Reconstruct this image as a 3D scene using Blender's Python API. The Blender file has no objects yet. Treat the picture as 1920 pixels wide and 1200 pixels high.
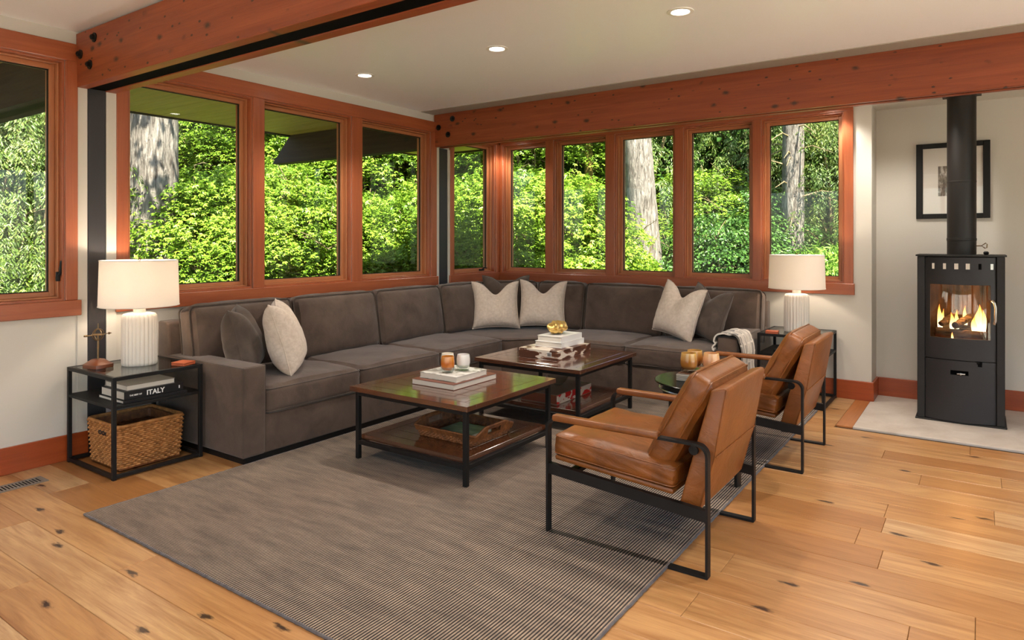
import bpy, bmesh, math, random
import numpy as np
from mathutils import Vector, Matrix

# ------------------------------------------------------------------ camera, world, sun, exposure
scn = bpy.context.scene
COL = scn.collection
YAW = math.atan(878 / 1260)
cd = bpy.data.cameras.new('camera'); cam = bpy.data.objects.new('camera', cd); COL.objects.link(cam)
cd.sensor_width = 36.0; cd.lens = 1260 / 1920 * 36.0
cd.shift_y = -(600 - 450.5) / 1920
cam.location = (0, 0, 1.4); cam.rotation_euler = (math.pi / 2, 0, YAW)
cd.clip_start = 0.05; cd.clip_end = 200
scn.camera = cam
vs = scn.view_settings
vs.view_transform = 'Standard'; vs.look = 'None'; vs.gamma = 1.0; vs.use_curve_mapping = False
vs.exposure = 1.1
try:
    cy = scn.cycles
    cy.use_denoising = True
    cy.max_bounces = 8; cy.diffuse_bounces = 4; cy.glossy_bounces = 3; cy.transmission_bounces = 4
    cy.transparent_max_bounces = 10
    cy.caustics_reflective = False; cy.caustics_refractive = False
    cy.sample_clamp_indirect = 4.0
    cy.blur_glossy = 0.5
except Exception:
    pass
wd = bpy.data.worlds.new('world'); scn.world = wd; wd.use_nodes = True
wn = wd.node_tree.nodes; bg = wn['Background']
sky = wn.new('ShaderNodeTexSky'); sky.sky_type = 'NISHITA'; sky.sun_disc = False
sky.sun_elevation = math.radians(56); sky.sun_rotation = math.radians(120)
wd.node_tree.links.new(sky.outputs['Color'], bg.inputs['Color'])
bg.inputs['Strength'].default_value = 0.2
sd = bpy.data.lights.new('sun', 'SUN'); sun = bpy.data.objects.new('sun', sd); COL.objects.link(sun)
sd.energy = 12.5; sd.angle = math.radians(0.6); sd.color = (1.0, 0.94, 0.82)
_az = math.radians(-28); _el = math.radians(56)
_s = Vector((math.cos(_az) * math.cos(_el), math.sin(_az) * math.cos(_el), math.sin(_el)))
sun.rotation_euler = _s.to_track_quat('Z', 'Y').to_euler(); sun.location = _s * 30

R = random.Random(7)
WARM = (1.0, 0.91, 0.80)

# ------------------------------------------------------------------ helpers: mesh building
class MB:
    def __init__(s): s.v = []; s.f = []
    def add(s, v, f):
        o = len(s.v); s.v += [tuple(p) for p in v]; s.f += [tuple(i + o for i in q) for q in f]; return s
    def box(s, x0, x1, y0, y1, z0, z1, b=0.0):
        if b <= 0:
            v = [(x, y, z) for x in (x0, x1) for y in (y0, y1) for z in (z0, z1)]
            return s.add(v, [(0, 1, 3, 2), (4, 6, 7, 5), (0, 4, 5, 1), (2, 3, 7, 6), (0, 2, 6, 4), (1, 5, 7, 3)])
        b = min(b, .49 * (x1 - x0), .49 * (y1 - y0), .49 * (z1 - z0))
        lo = (x0, y0, z0); hi = (x1, y1, z1); v = []; sg = [(i, j, k) for i in (0, 1) for j in (0, 1) for k in (0, 1)]
        for c in sg:
            for a in range(3):
                p = []
                for q in range(3):
                    e = hi[q] if c[q] else lo[q]
                    if q != a: e += -b if c[q] else b
                    p.append(e)
                v.append(p)
        ix = {c: i * 3 for i, c in enumerate(sg)}; f = []
        for a in range(3):
            o1, o2 = [q for q in range(3) if q != a]
            for w in (0, 1):
                cs = []
                for (i, j) in ((0, 0), (1, 0), (1, 1), (0, 1)):
                    c = [0, 0, 0]; c[a] = w; c[o1] = i; c[o2] = j; cs.append(ix[tuple(c)] + a)
                f.append(tuple(cs))
        for c3 in range(3):
            a, bb = [q for q in range(3) if q != c3]
            for i in (0, 1):
                for j in (0, 1):
                    c0 = [0, 0, 0]; c0[a] = i; c0[bb] = j; c1 = list(c0); c1[c3] = 1
                    c0 = tuple(c0); c1 = tuple(c1)
                    f.append((ix[c0] + a, ix[c1] + a, ix[c1] + bb, ix[c0] + bb))
        for c in sg: f.append((ix[c], ix[c] + 1, ix[c] + 2))
        return s.add(v, f)
    def bm(s, b):
        b.verts.index_update()
        s.add([v.co[:] for v in b.verts], [[v.index for v in f.verts] for f in b.faces]); b.free(); return s
    def rbox(s, x0, x1, y0, y1, z0, z1, r=.02, seg=3):
        b = bmesh.new(); bmesh.ops.create_cube(b, size=1)
        for v in b.verts:
            v.co = ((x0 + x1) / 2 + v.co.x * (x1 - x0), (y0 + y1) / 2 + v.co.y * (y1 - y0), (z0 + z1) / 2 + v.co.z * (z1 - z0))
        bmesh.ops.bevel(b, geom=b.edges[:], offset=r, segments=seg, profile=.5, affect='EDGES')
        return s.bm(b)
    def prism(s, pts, z0, z1, r=0, seg=3, ax='z'):
        """polygon pts extruded between z0 and z1 along axis ax"""
        n = len(pts)
        def mp(p, z):
            return {'z': (p[0], p[1], z), 'y': (p[0], z, p[1]), 'x': (z, p[0], p[1])}[ax]
        if r <= 0:
            v = [mp(p, z0) for p in pts] + [mp(p, z1) for p in pts]
            f = [tuple(range(n))[::-1], tuple(range(n, 2 * n))] + [(i, (i + 1) % n, n + (i + 1) % n, n + i) for i in range(n)]
            return s.add(v, f)
        b = bmesh.new(); lo = [b.verts.new(mp(p, z0)) for p in pts]; hi = [b.verts.new(mp(p, z1)) for p in pts]
        b.faces.new(lo[::-1]); b.faces.new(hi)
        for i in range(n): b.faces.new((lo[i], lo[(i + 1) % n], hi[(i + 1) % n], hi[i]))
        bmesh.ops.recalc_face_normals(b, faces=b.faces[:])
        bmesh.ops.bevel(b, geom=b.edges[:], offset=r, segments=seg, profile=.5, affect='EDGES')
        return s.bm(b)
    def lathe(s, prof, c=(0, 0, 0), n=32, rib=0, ribd=0, cap=True):
        v = []; m = len(prof)
        for (r, z) in prof:
            for i in range(n):
                a = 2 * math.pi * i / n; rr = r
                if rib and r > .001: rr = r * (1 + ribd * (abs(math.cos(a * rib / 2)) - 1))
                v.append((c[0] + rr * math.cos(a), c[1] + rr * math.sin(a), c[2] + z))
        f = [(j * n + i, j * n + (i + 1) % n, (j + 1) * n + (i + 1) % n, (j + 1) * n + i) for j in range(m - 1) for i in range(n)]
        if cap: f += [tuple(range(n))[::-1], tuple(range((m - 1) * n, m * n))]
        return s.add(v, f)
    def cyl(s, p, q, r, n=16, r2=None):
        return s.tube([p, q], r, n, radii=[r, r if r2 is None else r2])
    def tube(s, pts, r, n=8, closed=False, radii=None):
        P = [Vector(p) for p in pts]; m = len(P); v = []
        up = None
        for i, p in enumerate(P):
            if closed: t = P[(i + 1) % m] - P[i - 1]
            else: t = P[min(i + 1, m - 1)] - P[max(i - 1, 0)]
            t.normalize()
            if up is None: up = Vector((0, 0, 1)) if abs(t.z) < .9 else Vector((1, 0, 0))
            x = t.cross(up)
            if x.length < 1e-6: x = t.cross(Vector((0, 1, 0)))
            x.normalize(); y = x.cross(t); up = y
            rr = radii[i] if radii else r
            for k in range(n):
                a = 2 * math.pi * k / n; v.append(tuple(p + x * rr * math.cos(a) + y * rr * math.sin(a)))
        e = m if closed else m - 1
        f = [(i * n + k, i * n + (k + 1) % n, ((i + 1) % m) * n + (k + 1) % n, ((i + 1) % m) * n + k) for i in range(e) for k in range(n)]
        if not closed: f += [tuple(range(n))[::-1], tuple(range((m - 1) * n, m * n))]
        return s.add(v, f)
    def band(s, outer, inner, y0, y1, ax='y'):
        """closed loop of bar: outer/inner outlines in a plane, thickness y0..y1"""
        n = len(outer)
        def mp(p, y): return (p[0], y, p[1]) if ax == 'y' else ((y, p[0], p[1]) if ax == 'x' else (p[0], p[1], y))
        v = [mp(p, y0) for p in outer] + [mp(p, y0) for p in inner] + [mp(p, y1) for p in outer] + [mp(p, y1) for p in inner]
        f = []
        for i in range(n):
            j = (i + 1) % n
            f += [(i, j, n + j, n + i), (2 * n + i, 3 * n + i, 3 * n + j, 2 * n + j), (i, 2 * n + i, 2 * n + j, j), (n + i, n + j, 3 * n + j, 3 * n + i)]
        return s.add(v, f)
    def cushion(s, sx, sy, sz, r=.04, puff=(0, 0, 0), n=12, M=None, noise=0.0, seed=0):
        """soft box centred on the origin, half sizes sx sy sz; puff: bulge per axis"""
        h = (sx, sy, sz); b = bmesh.new(); rr = random.Random(seed)
        ph = [rr.uniform(0, 6) for _ in range(6)]
        us = [-math.cos(math.pi * i / n) for i in range(n + 1)]
        us = [.45 * u + .55 * (-1 + 2 * i / n) for i, u in enumerate(us)]
        cache = {}
        def vert(p):
            k = tuple(round(c, 5) for c in p)
            if k in cache: return cache[k]
            w = [p[i] * h[i] for i in range(3)]
            q = [max(-(h[i] - r), min(h[i] - r, w[i])) for i in range(3)]
            d = Vector([w[i] - q[i] for i in range(3)])
            if d.length > 1e-9:
                m = max(abs(d[i]) for i in range(3)); d = d.normalized() * r * min(1, m / r)
            w = [q[i] + d[i] for i in range(3)]
            for a in range(3):
                o1, o2 = [i for i in range(3) if i != a]
                g = (1 - p[o1] ** 2) * (1 - p[o2] ** 2)
                w[a] += p[a] * puff[a] * math.sqrt(max(g, 0))
            if noise:
                g = noise * (math.sin(p[0] * 5 + ph[0]) * math.sin(p[1] * 4 + ph[1]) + .6 * math.sin(p[0] * 9 + ph[2] + p[2] * 7) * math.sin(p[1] * 8 + ph[3] + p[2] * 3))
                w[2] += g if abs(p[2]) > .9 else 0; w[1] += g if abs(p[1]) > .9 else 0
            co = Vector(w)
            if M is not None: co = M @ co
            cache[k] = b.verts.new(co); return cache[k]
        for a in range(3):
            o1, o2 = [i for i in range(3) if i != a]
            for sgn in (-1, 1):
                for i in range(n):
                    for j in range(n):
                        qd = []
                        for (ii, jj) in ((i, j), (i + 1, j), (i + 1, j + 1), (i, j + 1)):
                            p = [0, 0, 0]; p[a] = sgn; p[o1] = us[ii]; p[o2] = us[jj]; qd.append(vert(p))
                        try: b.faces.new(qd if sgn > 0 else qd[::-1])
                        except ValueError: pass
        return s.bm(b)
    def xf(s, M):
        s.v = [tuple(M @ Vector(p)) for p in s.v]; return s

def rrect(x0, x1, z0, z1, r, n=5):
    """rounded rectangle outline; r may be a 4-list (x1z1, x0z1, x0z0, x1z0)"""
    rs = r if isinstance(r, (list, tuple)) else [r] * 4
    out = []
    for k, (cx, cz) in enumerate(((x1, z1), (x0, z1), (x0, z0), (x1, z0))):
        rr = rs[k]; sx = -1 if cx == x1 else 1; sz = -1 if cz == z1 else 1
        for i in range(n + 1):
            a = math.pi / 2 * (k + i / n)
            out.append((cx + sx * rr + rr * math.cos(a), cz + sz * rr + rr * math.sin(a)))
    return out

def mesh(name, mb, smooth=35, recalc=True):
    me = bpy.data.meshes.new(name); me.from_pydata(mb.v, [], mb.f)
    if recalc:
        b = bmesh.new(); b.from_mesh(me); bmesh.ops.recalc_face_normals(b, faces=b.faces[:]); b.to_mesh(me); b.free()
    if smooth:
        me.polygons.foreach_set('use_smooth', [True] * len(me.polygons)); me.set_sharp_from_angle(angle=math.radians(smooth))
    me.update(); return me

def obj(name, mb, mat, parent=None, world=False, smooth=35, kind=None, label=None):
    """one mesh object; with world=True the coordinates are world ones and are moved into the parent's frame"""
    if parent is not None and world:
        L = parent.matrix_basis.inverted()
        mb.v = [tuple(L @ Vector(p)) for p in mb.v]
    me = mesh(name, mb, smooth); o = bpy.data.objects.new(name, me); COL.objects.link(o)
    for m in (mat if isinstance(mat, (list, tuple)) else [mat]): me.materials.append(m)
    o.parent = parent
    if kind: o['kind'] = kind
    if label: o['label'] = label
    return o

def struct(name, mb, mat, parent=None, label=None, **k):
    return obj(name, mb, mat, parent, kind='structure' if parent is None else None, label=label, **k)

def tag(o, label, cat, group=None):
    o['label'] = label; o['category'] = cat
    if group: o['group'] = group
    return o

def thing(name, label, cat, loc=(0, 0, 0), rz=0, group=None):
    o = bpy.data.objects.new(name, None); COL.objects.link(o); o.empty_display_size = .1
    o.location = loc; o.rotation_euler = (0, 0, rz)
    o.matrix_basis = Matrix.Translation(loc) @ Matrix.Rotation(rz, 4, 'Z')
    return tag(o, label, cat, group)

def dup(root, loc, rz=None, label=None, scale=None):
    """copy a thing with its parts and sub-parts (shared mesh data)"""
    def cp(o, par):
        c = o.copy(); COL.objects.link(c); c.parent = par
        for ch in list(o.children): cp(ch, c)
        return c
    r = cp(root, None); r.location = loc
    if rz is not None: r.rotation_euler = (0, 0, rz)
    if scale: r.scale = scale
    if label: r['label'] = label
    return r

def txt(s, size, depth=.0006, spacing=1.0):
    cu = bpy.data.curves.new('lettering', 'FONT'); cu.body = s; cu.size = size; cu.extrude = depth; cu.space_character = spacing
    cu.offset = size * .022; cu.align_x = 'LEFT'; o = bpy.data.objects.new('lettering', cu); COL.objects.link(o)
    dg = bpy.context.evaluated_depsgraph_get(); me = o.evaluated_get(dg).to_mesh()
    mb = MB(); mb.add([v.co[:] for v in me.vertices], [list(p.vertices) for p in me.polygons])
    o.evaluated_get(dg).to_mesh_clear(); bpy.data.objects.remove(o); bpy.data.curves.remove(cu)
    return mb

# ------------------------------------------------------------------ helpers: materials
def srgb(r, g, b):
    f = lambda c: (c / 255 / 12.92) if c / 255 <= .04045 else ((c / 255 + .055) / 1.055) ** 2.4
    return (f(r), f(g), f(b), 1)

def mat(name, col, rough=.5, metal=0.0, spec=.5, coat=0.0, coat_rough=.1, sheen=0.0, trans=0.0, emit=None, estr=0.0):
    m = bpy.data.materials.new(name); m.use_nodes = True; b = m.node_tree.nodes['Principled BSDF']
    b.inputs['Base Color'].default_value = col; b.inputs['Roughness'].default_value = rough
    b.inputs['Metallic'].default_value = metal; b.inputs['Specular IOR Level'].default_value = spec
    b.inputs['Coat Weight'].default_value = coat; b.inputs['Coat Roughness'].default_value = coat_rough
    b.inputs['Sheen Weight'].default_value = sheen; b.inputs['Transmission Weight'].default_value = trans
    if emit: b.inputs['Emission Color'].default_value = emit; b.inputs['Emission Strength'].default_value = estr
    return m

def nd(m, typ, **kw):
    n = m.node_tree.nodes.new(typ)
    for k, v in kw.items():
        if k in n.inputs.keys(): n.inputs[k].default_value = v
        else: setattr(n, k, v)
    return n
def ln(m, a, b): m.node_tree.links.new(a, b)
def ramp(m, fac, stops):
    r = nd(m, 'ShaderNodeValToRGB'); e = r.color_ramp.elements
    while len(e) < len(stops): e.new(.5)
    for k, (p, c) in enumerate(stops): e[k].position = p; e[k].color = c
    ln(m, fac, r.inputs['Fac']); return r
def mixc(m, fac, a, b, mode='MIX'):
    n = nd(m, 'ShaderNodeMix'); n.data_type = 'RGBA'; n.blend_type = mode
    for s, v in ((n.inputs[0], fac), (n.inputs[6], a), (n.inputs[7], b)):
        if hasattr(v, 'links'): ln(m, v, s)
        else: s.default_value = v
    return n.outputs[2]
def coords(m, scale=(1, 1, 1), rand=False, kind='Object', rot=(0, 0, 0)):
    t = nd(m, 'ShaderNodeTexCoord'); mp = nd(m, 'ShaderNodeMapping'); mp.inputs['Scale'].default_value = scale; mp.inputs['Rotation'].default_value = rot
    src = t.outputs[kind]
    if rand:
        oi = nd(m, 'ShaderNodeObjectInfo'); mu = nd(m, 'ShaderNodeMath', operation='MULTIPLY'); mu.inputs[1].default_value = 57.3
        ln(m, oi.outputs['Random'], mu.inputs[0]); ad = nd(m, 'ShaderNodeVectorMath', operation='ADD')
        ln(m, src, ad.inputs[0]); ln(m, mu.outputs[0], ad.inputs[1]); src = ad.outputs[0]
    ln(m, src, mp.inputs['Vector']); return mp.outputs['Vector']
def noise(m, vec, scale=5, detail=4, rough=.55, dist=0.0):
    n = nd(m, 'ShaderNodeTexNoise', Scale=scale, Detail=detail, Roughness=rough, Distortion=dist); ln(m, vec, n.inputs['Vector']); return n.outputs['Fac']
def bump(m, h, strength=.2, dist=.01):
    b = nd(m, 'ShaderNodeBump', Strength=strength, Distance=dist); ln(m, h, b.inputs['Height'])
    p = m.node_tree.nodes['Principled BSDF']; ln(m, b.outputs['Normal'], p.inputs['Normal'])
    return b
def base(m, c): ln(m, c, m.node_tree.nodes['Principled BSDF'].inputs['Base Color'])

def wood(name, c1, c2, axis, rough=.35, coat=.25, knots=0.0, rand=False, fine=1.0, knotcol=None):
    m = mat(name, c1, rough, coat=coat, coat_rough=.2)
    sc = [9 * fine] * 3; sc['xyz'.index(axis)] = .6 * fine
    v = coords(m, tuple(sc), rand)
    n1 = noise(m, v, 2.2, 6, .6, .6)
    c = ramp(m, n1, [(.3, c1), (.7, c2)]).outputs['Color']
    sc2 = [60 * fine] * 3; sc2['xyz'.index(axis)] = 1.5 * fine
    n2 = noise(m, coords(m, tuple(sc2), rand), 2.0, 2, .5)
    d = tuple(x * .62 for x in c1[:3]) + (1,)
    c = mixc(m, ramp(m, n2, [(.5, (0, 0, 0, 1)), (.85, (.38, .38, .38, 1))]).outputs['Color'], c, d)
    if knots:
        for (ks, kk) in (((3.1, 0, 5.6), knots), ((5.3, 0, 9.5), knots * .62)):
            vo = nd(m, 'ShaderNodeTexVoronoi', Scale=1.0); vo.voronoi_dimensions = '2D'; ln(m, coords(m, ks, rand, rot=(math.pi / 2, 0, 0)), vo.inputs['Vector'])
            wb = nd(m, 'ShaderNodeMath', operation='MULTIPLY_ADD'); ln(m, noise(m, coords(m, (25, 25, 25)), 1.5, 3), wb.inputs[0]); wb.inputs[1].default_value = .1; ln(m, vo.outputs['Distance'], wb.inputs[2])
            k = ramp(m, wb.outputs[0], [(knots * .3 + .05, (.9, .9, .9, 1)), (kk + .05, (0, 0, 0, 1))]).outputs['Color']
            msk = ramp(m, noise(m, coords(m, (1.0, 1.0, 1.6)), 2.6 if kk == knots else 3.4, 2), [(.47, (0, 0, 0, 1)), (.53, (1, 1, 1, 1))]).outputs['Color']
            k = mixc(m, 1.0, k, msk, 'MULTIPLY')
            c = mixc(m, k, c, knotcol or (.03, .012, .006, 1))
    base(m, c); bump(m, n2, .06, .004)
    return m

FIR1, FIR2 = srgb(150, 76, 44), srgb(172, 94, 56)
SASH1, SASH2 = srgb(164, 100, 62), srgb(186, 122, 80)
M = {}
for a in 'xyz':
    M['fir' + a] = wood('fir_' + a, FIR1, FIR2, a, .38, .2)
    M['sash' + a] = wood('sash_' + a, SASH1, SASH2, a, .42, .1)
M['beam'] = wood('beam_x', srgb(128, 56, 26), srgb(158, 78, 40), 'x', .5, .1, knots=.12)
M['basex'] = wood('base_x', srgb(148, 62, 24), srgb(170, 78, 34), 'x', .35, .2)
M['basey'] = wood('base_y', srgb(148, 62, 24), srgb(170, 78, 34), 'y', .35, .2)
M['table'] = wood('table_wood_x', srgb(66, 36, 22), srgb(98, 56, 34), 'x', .2, 1.0)
M['tabley'] = wood('table_wood_y', srgb(66, 36, 22), srgb(98, 56, 34), 'y', .2, 1.0)
for q_ in ('table', 'tabley'):
    b_ = M[q_].node_tree.nodes['Principled BSDF']; b_.inputs['Coat IOR'].default_value = 1.75; b_.inputs['Coat Roughness'].default_value = .1
M['black'] = mat('black_steel', (.010, .009, .009, 1), .5, .0, spec=.25)
M['column'] = mat('column_steel', (.040, .038, .042, 1), .42, .4)
M['void'] = mat('steel_plate_black', (.004, .004, .0045, 1), .9, 0, spec=.05)

m = mat('white_wall', srgb(208, 203, 194), .6); M['wall'] = m
bump(m, noise(m, coords(m), 60, 3), .04, .004)
M['ceil'] = mat('ceiling_paint', srgb(250, 251, 253), .36, spec=.4)
M['ceilstrip'] = mat('ceiling_strip_grey', srgb(168, 162, 150), .6)
M['white'] = mat('white_plastic', srgb(240, 238, 232), .4)

# floor boards
m = mat('oak_board', srgb(196, 140, 84), .33, coat=.15, coat_rough=.25); M['oak'] = m
oi = nd(m, 'ShaderNodeObjectInfo')
tone = ramp(m, oi.outputs['Random'], [(0, srgb(166, 114, 66)), (.35, srgb(186, 136, 84)), (.7, srgb(198, 152, 100)), (1, srgb(206, 168, 122))]).outputs['Color']
n1 = noise(m, coords(m, (.9, 10, 10), True), 2.0, 7, .62, 1.2)
c = mixc(m, ramp(m, n1, [(.38, (0, 0, 0, 1)), (.72, (.8, .8, .8, 1))]).outputs['Color'], tone, srgb(146, 94, 50))
n2 = noise(m, coords(m, (2.5, 90, 90), True), 2.0, 2, .5)
c = mixc(m, ramp(m, n2, [(.5, (0, 0, 0, 1)), (.85, (.45, .45, .45, 1))]).outputs['Color'], c, srgb(132, 80, 38))
vo = nd(m, 'ShaderNodeTexVoronoi', Scale=1.0); vo.voronoi_dimensions = '2D'; ln(m, coords(m, (1.25, 3.4, 3.4), True), vo.inputs['Vector'])
wob = noise(m, coords(m, (20, 60, 60), True), 1.0, 3)
ad = nd(m, 'ShaderNodeMath', operation='MULTIPLY_ADD'); ln(m, wob, ad.inputs[0]); ad.inputs[1].default_value = .12; ln(m, vo.outputs['Distance'], ad.inputs[2])
c = mixc(m, ramp(m, ad.outputs[0], [(.085, (1, 1, 1, 1)), (.12, (0, 0, 0, 1))]).outputs['Color'], c, srgb(60, 34, 18))
base(m, c); bump(m, n2, .05, .003)

# upholstery
def fabric(name, c1, c2, scale=6, sheen=.35, weave=0, rough=.85, bs=.25):
    m = mat(name, c1, rough, sheen=sheen, spec=.2); v = coords(m)
    n = noise(m, v, scale, 5, .6, .4); base(m, ramp(m, n, [(.32, c1), (.68, c2)]).outputs['Color'])
    h = noise(m, v, 14, 5, .7)
    if weave:
        w = nd(m, 'ShaderNodeTexWave', Scale=weave, Distortion=.6); w.bands_direction = 'Z'; ln(m, v, w.inputs['Vector']); h = w.outputs['Fac']
    bump(m, h, bs, .012); return m
M['sofa'] = fabric('sofa_velvet', srgb(72, 58, 50), srgb(94, 78, 68), 5, .22)
M['piping'] = fabric('sofa_piping', srgb(66, 55, 48), srgb(84, 71, 62), 5, .3)
M['pillowd'] = fabric('pillow_charcoal', srgb(74, 63, 56), srgb(94, 81, 72), 9, .2)
M['pillowl'] = fabric('pillow_oatmeal', srgb(196, 178, 162), srgb(216, 200, 186), 40, .2, weave=70, bs=.2)
def leather(name, c1, c2):
    m = mat(name, c1, .4, coat=.12, coat_rough=.3); v = coords(m)
    n = noise(m, v, 5, 6, .65, 1.0); base(m, ramp(m, n, [(.3, c1), (.72, c2)]).outputs['Color'])
    h = noise(m, coords(m, (6, 9, 9)), 1.6, 5, .6, 1.4); bump(m, h, .35, .012); return m
M['leather'] = leather('tan_leather', srgb(108, 60, 20), srgb(146, 84, 32))
M['leather2'] = leather('tan_leather_shell', srgb(116, 66, 26), srgb(144, 84, 36))

m = mat('rug_wool', srgb(120, 104, 90), .95, spec=.1, sheen=.2); M['rug'] = m
t = nd(m, 'ShaderNodeTexCoord'); w = nd(m, 'ShaderNodeTexWave', Scale=2 * math.pi / 20 / .0136, Distortion=0.0); w.bands_direction = 'X'
ln(m, t.outputs['Object'], w.inputs['Vector'])
n = noise(m, coords(m, (1.0, 5.5, 1)), 3.0, 6, .68, .3)
n2 = noise(m, coords(m, (1, 1, 1)), 160, 2, .7)
lt = ramp(m, n, [(.3, srgb(130, 113, 98)), (.7, srgb(178, 156, 134))]).outputs['Color']
dk = ramp(m, n, [(.3, srgb(52, 48, 47)), (.7, srgb(80, 71, 65))]).outputs['Color']
c = mixc(m, ramp(m, w.outputs['Fac'], [(.35, (0, 0, 0, 1)), (.65, (1, 1, 1, 1))]).outputs['Color'], dk, lt)
c = mixc(m, .25, c, ramp(m, n2, [(.35, (.25, .25, .25, 1)), (.65, (1, 1, 1, 1))]).outputs['Color'], 'MULTIPLY'); base(m, c)
M['rugedge'] = fabric('rug_border', srgb(78, 74, 76), srgb(104, 98, 98), 40, .2)

def wicker(name, c1, c2, s):
    m = mat(name, c1, .6); v = coords(m)
    n = noise(m, v, 30, 3); base(m, ramp(m, n, [(.3, c1), (.7, c2)]).outputs['Color']); return m
M['wicker'] = wicker('water_hyacinth', srgb(140, 88, 40), srgb(196, 136, 76), 1)
M['wickerd'] = wicker('rattan_brown', srgb(92, 52, 24), srgb(146, 92, 48), 1)

def pane(name, tint, f0=.05, f1=.5, rg=.0):
    m = bpy.data.materials.new(name); m.use_nodes = True; N = m.node_tree.nodes
    N.remove(N['Principled BSDF']); out = N['Material Output']
    tr = nd(m, 'ShaderNodeBsdfTransparent', Color=tint); gl = nd(m, 'ShaderNodeBsdfGlossy', Roughness=rg)
    lw = nd(m, 'ShaderNodeLayerWeight', Blend=.5); pw = nd(m, 'ShaderNodeMath', operation='POWER'); pw.inputs[1].default_value = 4.0
    ln(m, lw.outputs['Facing'], pw.inputs[0]); ma = nd(m, 'ShaderNodeMath', operation='MULTIPLY_ADD'); ma.inputs[1].default_value = f1; ma.inputs[2].default_value = f0
    ln(m, pw.outputs[0], ma.inputs[0]); mx = nd(m, 'ShaderNodeMixShader'); ln(m, ma.outputs[0], mx.inputs[0])
    ln(m, tr.outputs[0], mx.inputs[1]); ln(m, gl.outputs[0], mx.inputs[2]); ln(m, mx.outputs[0], out.inputs['Surface']); return m
M['glass'] = pane('window_glass', (.97, .985, .975, 1), .025, .35)
M['tglass'] = pane('table_glass', (.72, .74, .72, 1), .10, .7)
M['gglass'] = pane('green_glass', (.17, .21, .20, 1), .08, .5, .14)
M['clear'] = pane('clear_glass', (.9, .92, .9, 1), .08, .6)

M['ceramic'] = mat('white_ceramic', srgb(226, 218, 208), .45)
def translucent(name, col, fac, rough_col=None):
    m = bpy.data.materials.new(name); m.use_nodes = True; N = m.node_tree.nodes; N.remove(N['Principled BSDF']); out = N['Material Output']
    d = nd(m, 'ShaderNodeBsdfDiffuse', Color=col); tl = nd(m, 'ShaderNodeBsdfTranslucent', Color=rough_col or col); mx = nd(m, 'ShaderNodeMixShader'); mx.inputs[0].default_value = fac
    ln(m, d.outputs[0], mx.inputs[1]); ln(m, tl.outputs[0], mx.inputs[2]); ln(m, mx.outputs[0], out.inputs['Surface']); return m, d, tl
M['shade'] = translucent('linen_shade', (.91, .85, .78, 1), .26)[0]
M['chrome'] = mat('brushed_steel', (.55, .54, .52, 1), .25, 1.0)
M['gold'] = mat('gold_glaze', (.80, .52, .16, 1), .34, .85)
M['bronze'] = mat('bronze', (.22, .15, .08, 1), .35, 1.0)
M['redwood'] = mat('polished_redwood', srgb(120, 66, 40), .35, coat=.3)
M['coaster'] = mat('terracotta_box', srgb(172, 84, 48), .5)
M['paper'] = mat('page_edges', srgb(214, 206, 194), .8)
M['bwhite'] = mat('white_cover', srgb(232, 230, 226), .35)
M['bbrown'] = mat('brown_cover', srgb(112, 62, 44), .4)
M['bblack'] = mat('black_cover', srgb(24, 22, 24), .35)
M['bgrey'] = mat('grey_cover', srgb(132, 124, 116), .5)
M['letter'] = mat('white_lettering', srgb(240, 240, 238), .5)
M['ink'] = mat('dark_print', srgb(60, 54, 50), .5)
M['stove'] = mat('stove_iron', srgb(44, 42, 44), .48, .3)
M['stoved'] = mat('stove_side_iron', srgb(34, 31, 30), .5, .3)
m = mat('hearth_stone', srgb(196, 184, 172), .5); M['hearth'] = m
base(m, ramp(m, noise(m, coords(m, (3, 3, 3)), 1.2, 6, .65, .6), [(.3, srgb(180, 166, 154)), (.7, srgb(208, 198, 188))]).outputs['Color'])
M['soffit'] = wood('soffit_board', srgb(196, 164, 84), srgb(222, 190, 104), 'x', .6, 0)
M['tail'] = wood('rafter_stain', srgb(50, 44, 38), srgb(72, 64, 54), 'x', .9, 0)

# ------------------------------------------------------------------ room shell
XL = -4.78          # face of the left wall
YB = 6.585          # face of the back (window) wall
YN = 6.895          # face of the stove niche wall
ZC = 2.74
WT = .16            # wall thickness
XR, YF = 2.4, -2.6
flo = struct('floor', MB().box(XL - WT, XR, YF, YN + .1, -.12, -.016), mat('subfloor', (.05, .03, .02, 1), .8))
# boards run along x
def board(x0, x1, y0, y1):
    me = mesh('floor_board', MB().box(-(x1 - x0) / 2 + .0007, (x1 - x0) / 2 - .0007, -(y1 - y0) / 2 + .0007, (y1 - y0) / 2 - .0007, -.016, 0, .0018), 0)
    o = bpy.data.objects.new('floor_board', me); COL.objects.link(o); me.materials.append(M['oak'])
    o.location = ((x0 + x1) / 2, (y0 + y1) / 2, 0); o.parent = flo
JOINTS = {12: [-2.3, -.39], 13: [-1.9, -.40], 9: [-2.6, .6], 10: [-.36, 1.2], 8: [-.9, -.015], 18: [-.52], 17: [-1.3, .1], 1: [-3.0, -1.0], 0: [-3.9, -2.0], -1: [-3.2, -.5]}
HX, HY0, HY1 = -.785, 5.595, YN
k = -13
while True:
    y0 = 1.17 + .207 * k; y1 = y0 + .207
    if y0 > YB: break
    ys, ye = y0, min(y1, YB)
    js = list(JOINTS.get(k, []))
    if not js:
        x = XL + R.uniform(.5, 2.0)
        while x < XR - .5: js.append(x); x += R.uniform(1.4, 2.4)
    right = XR if y0 < HY0 - .1 else HX - .115
    if y0 < HY0 < y1: ye = HY0
    xs = [XL] + [j for j in js if j < right - .3] + [right]
    for a, b in zip(xs[:-1], xs[1:]): board(a, b, max(ys, YF), ye)
    if y0 < HY0 < y1:
        board(XL, HX - .115, HY0, y1)
    k += 1
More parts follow.
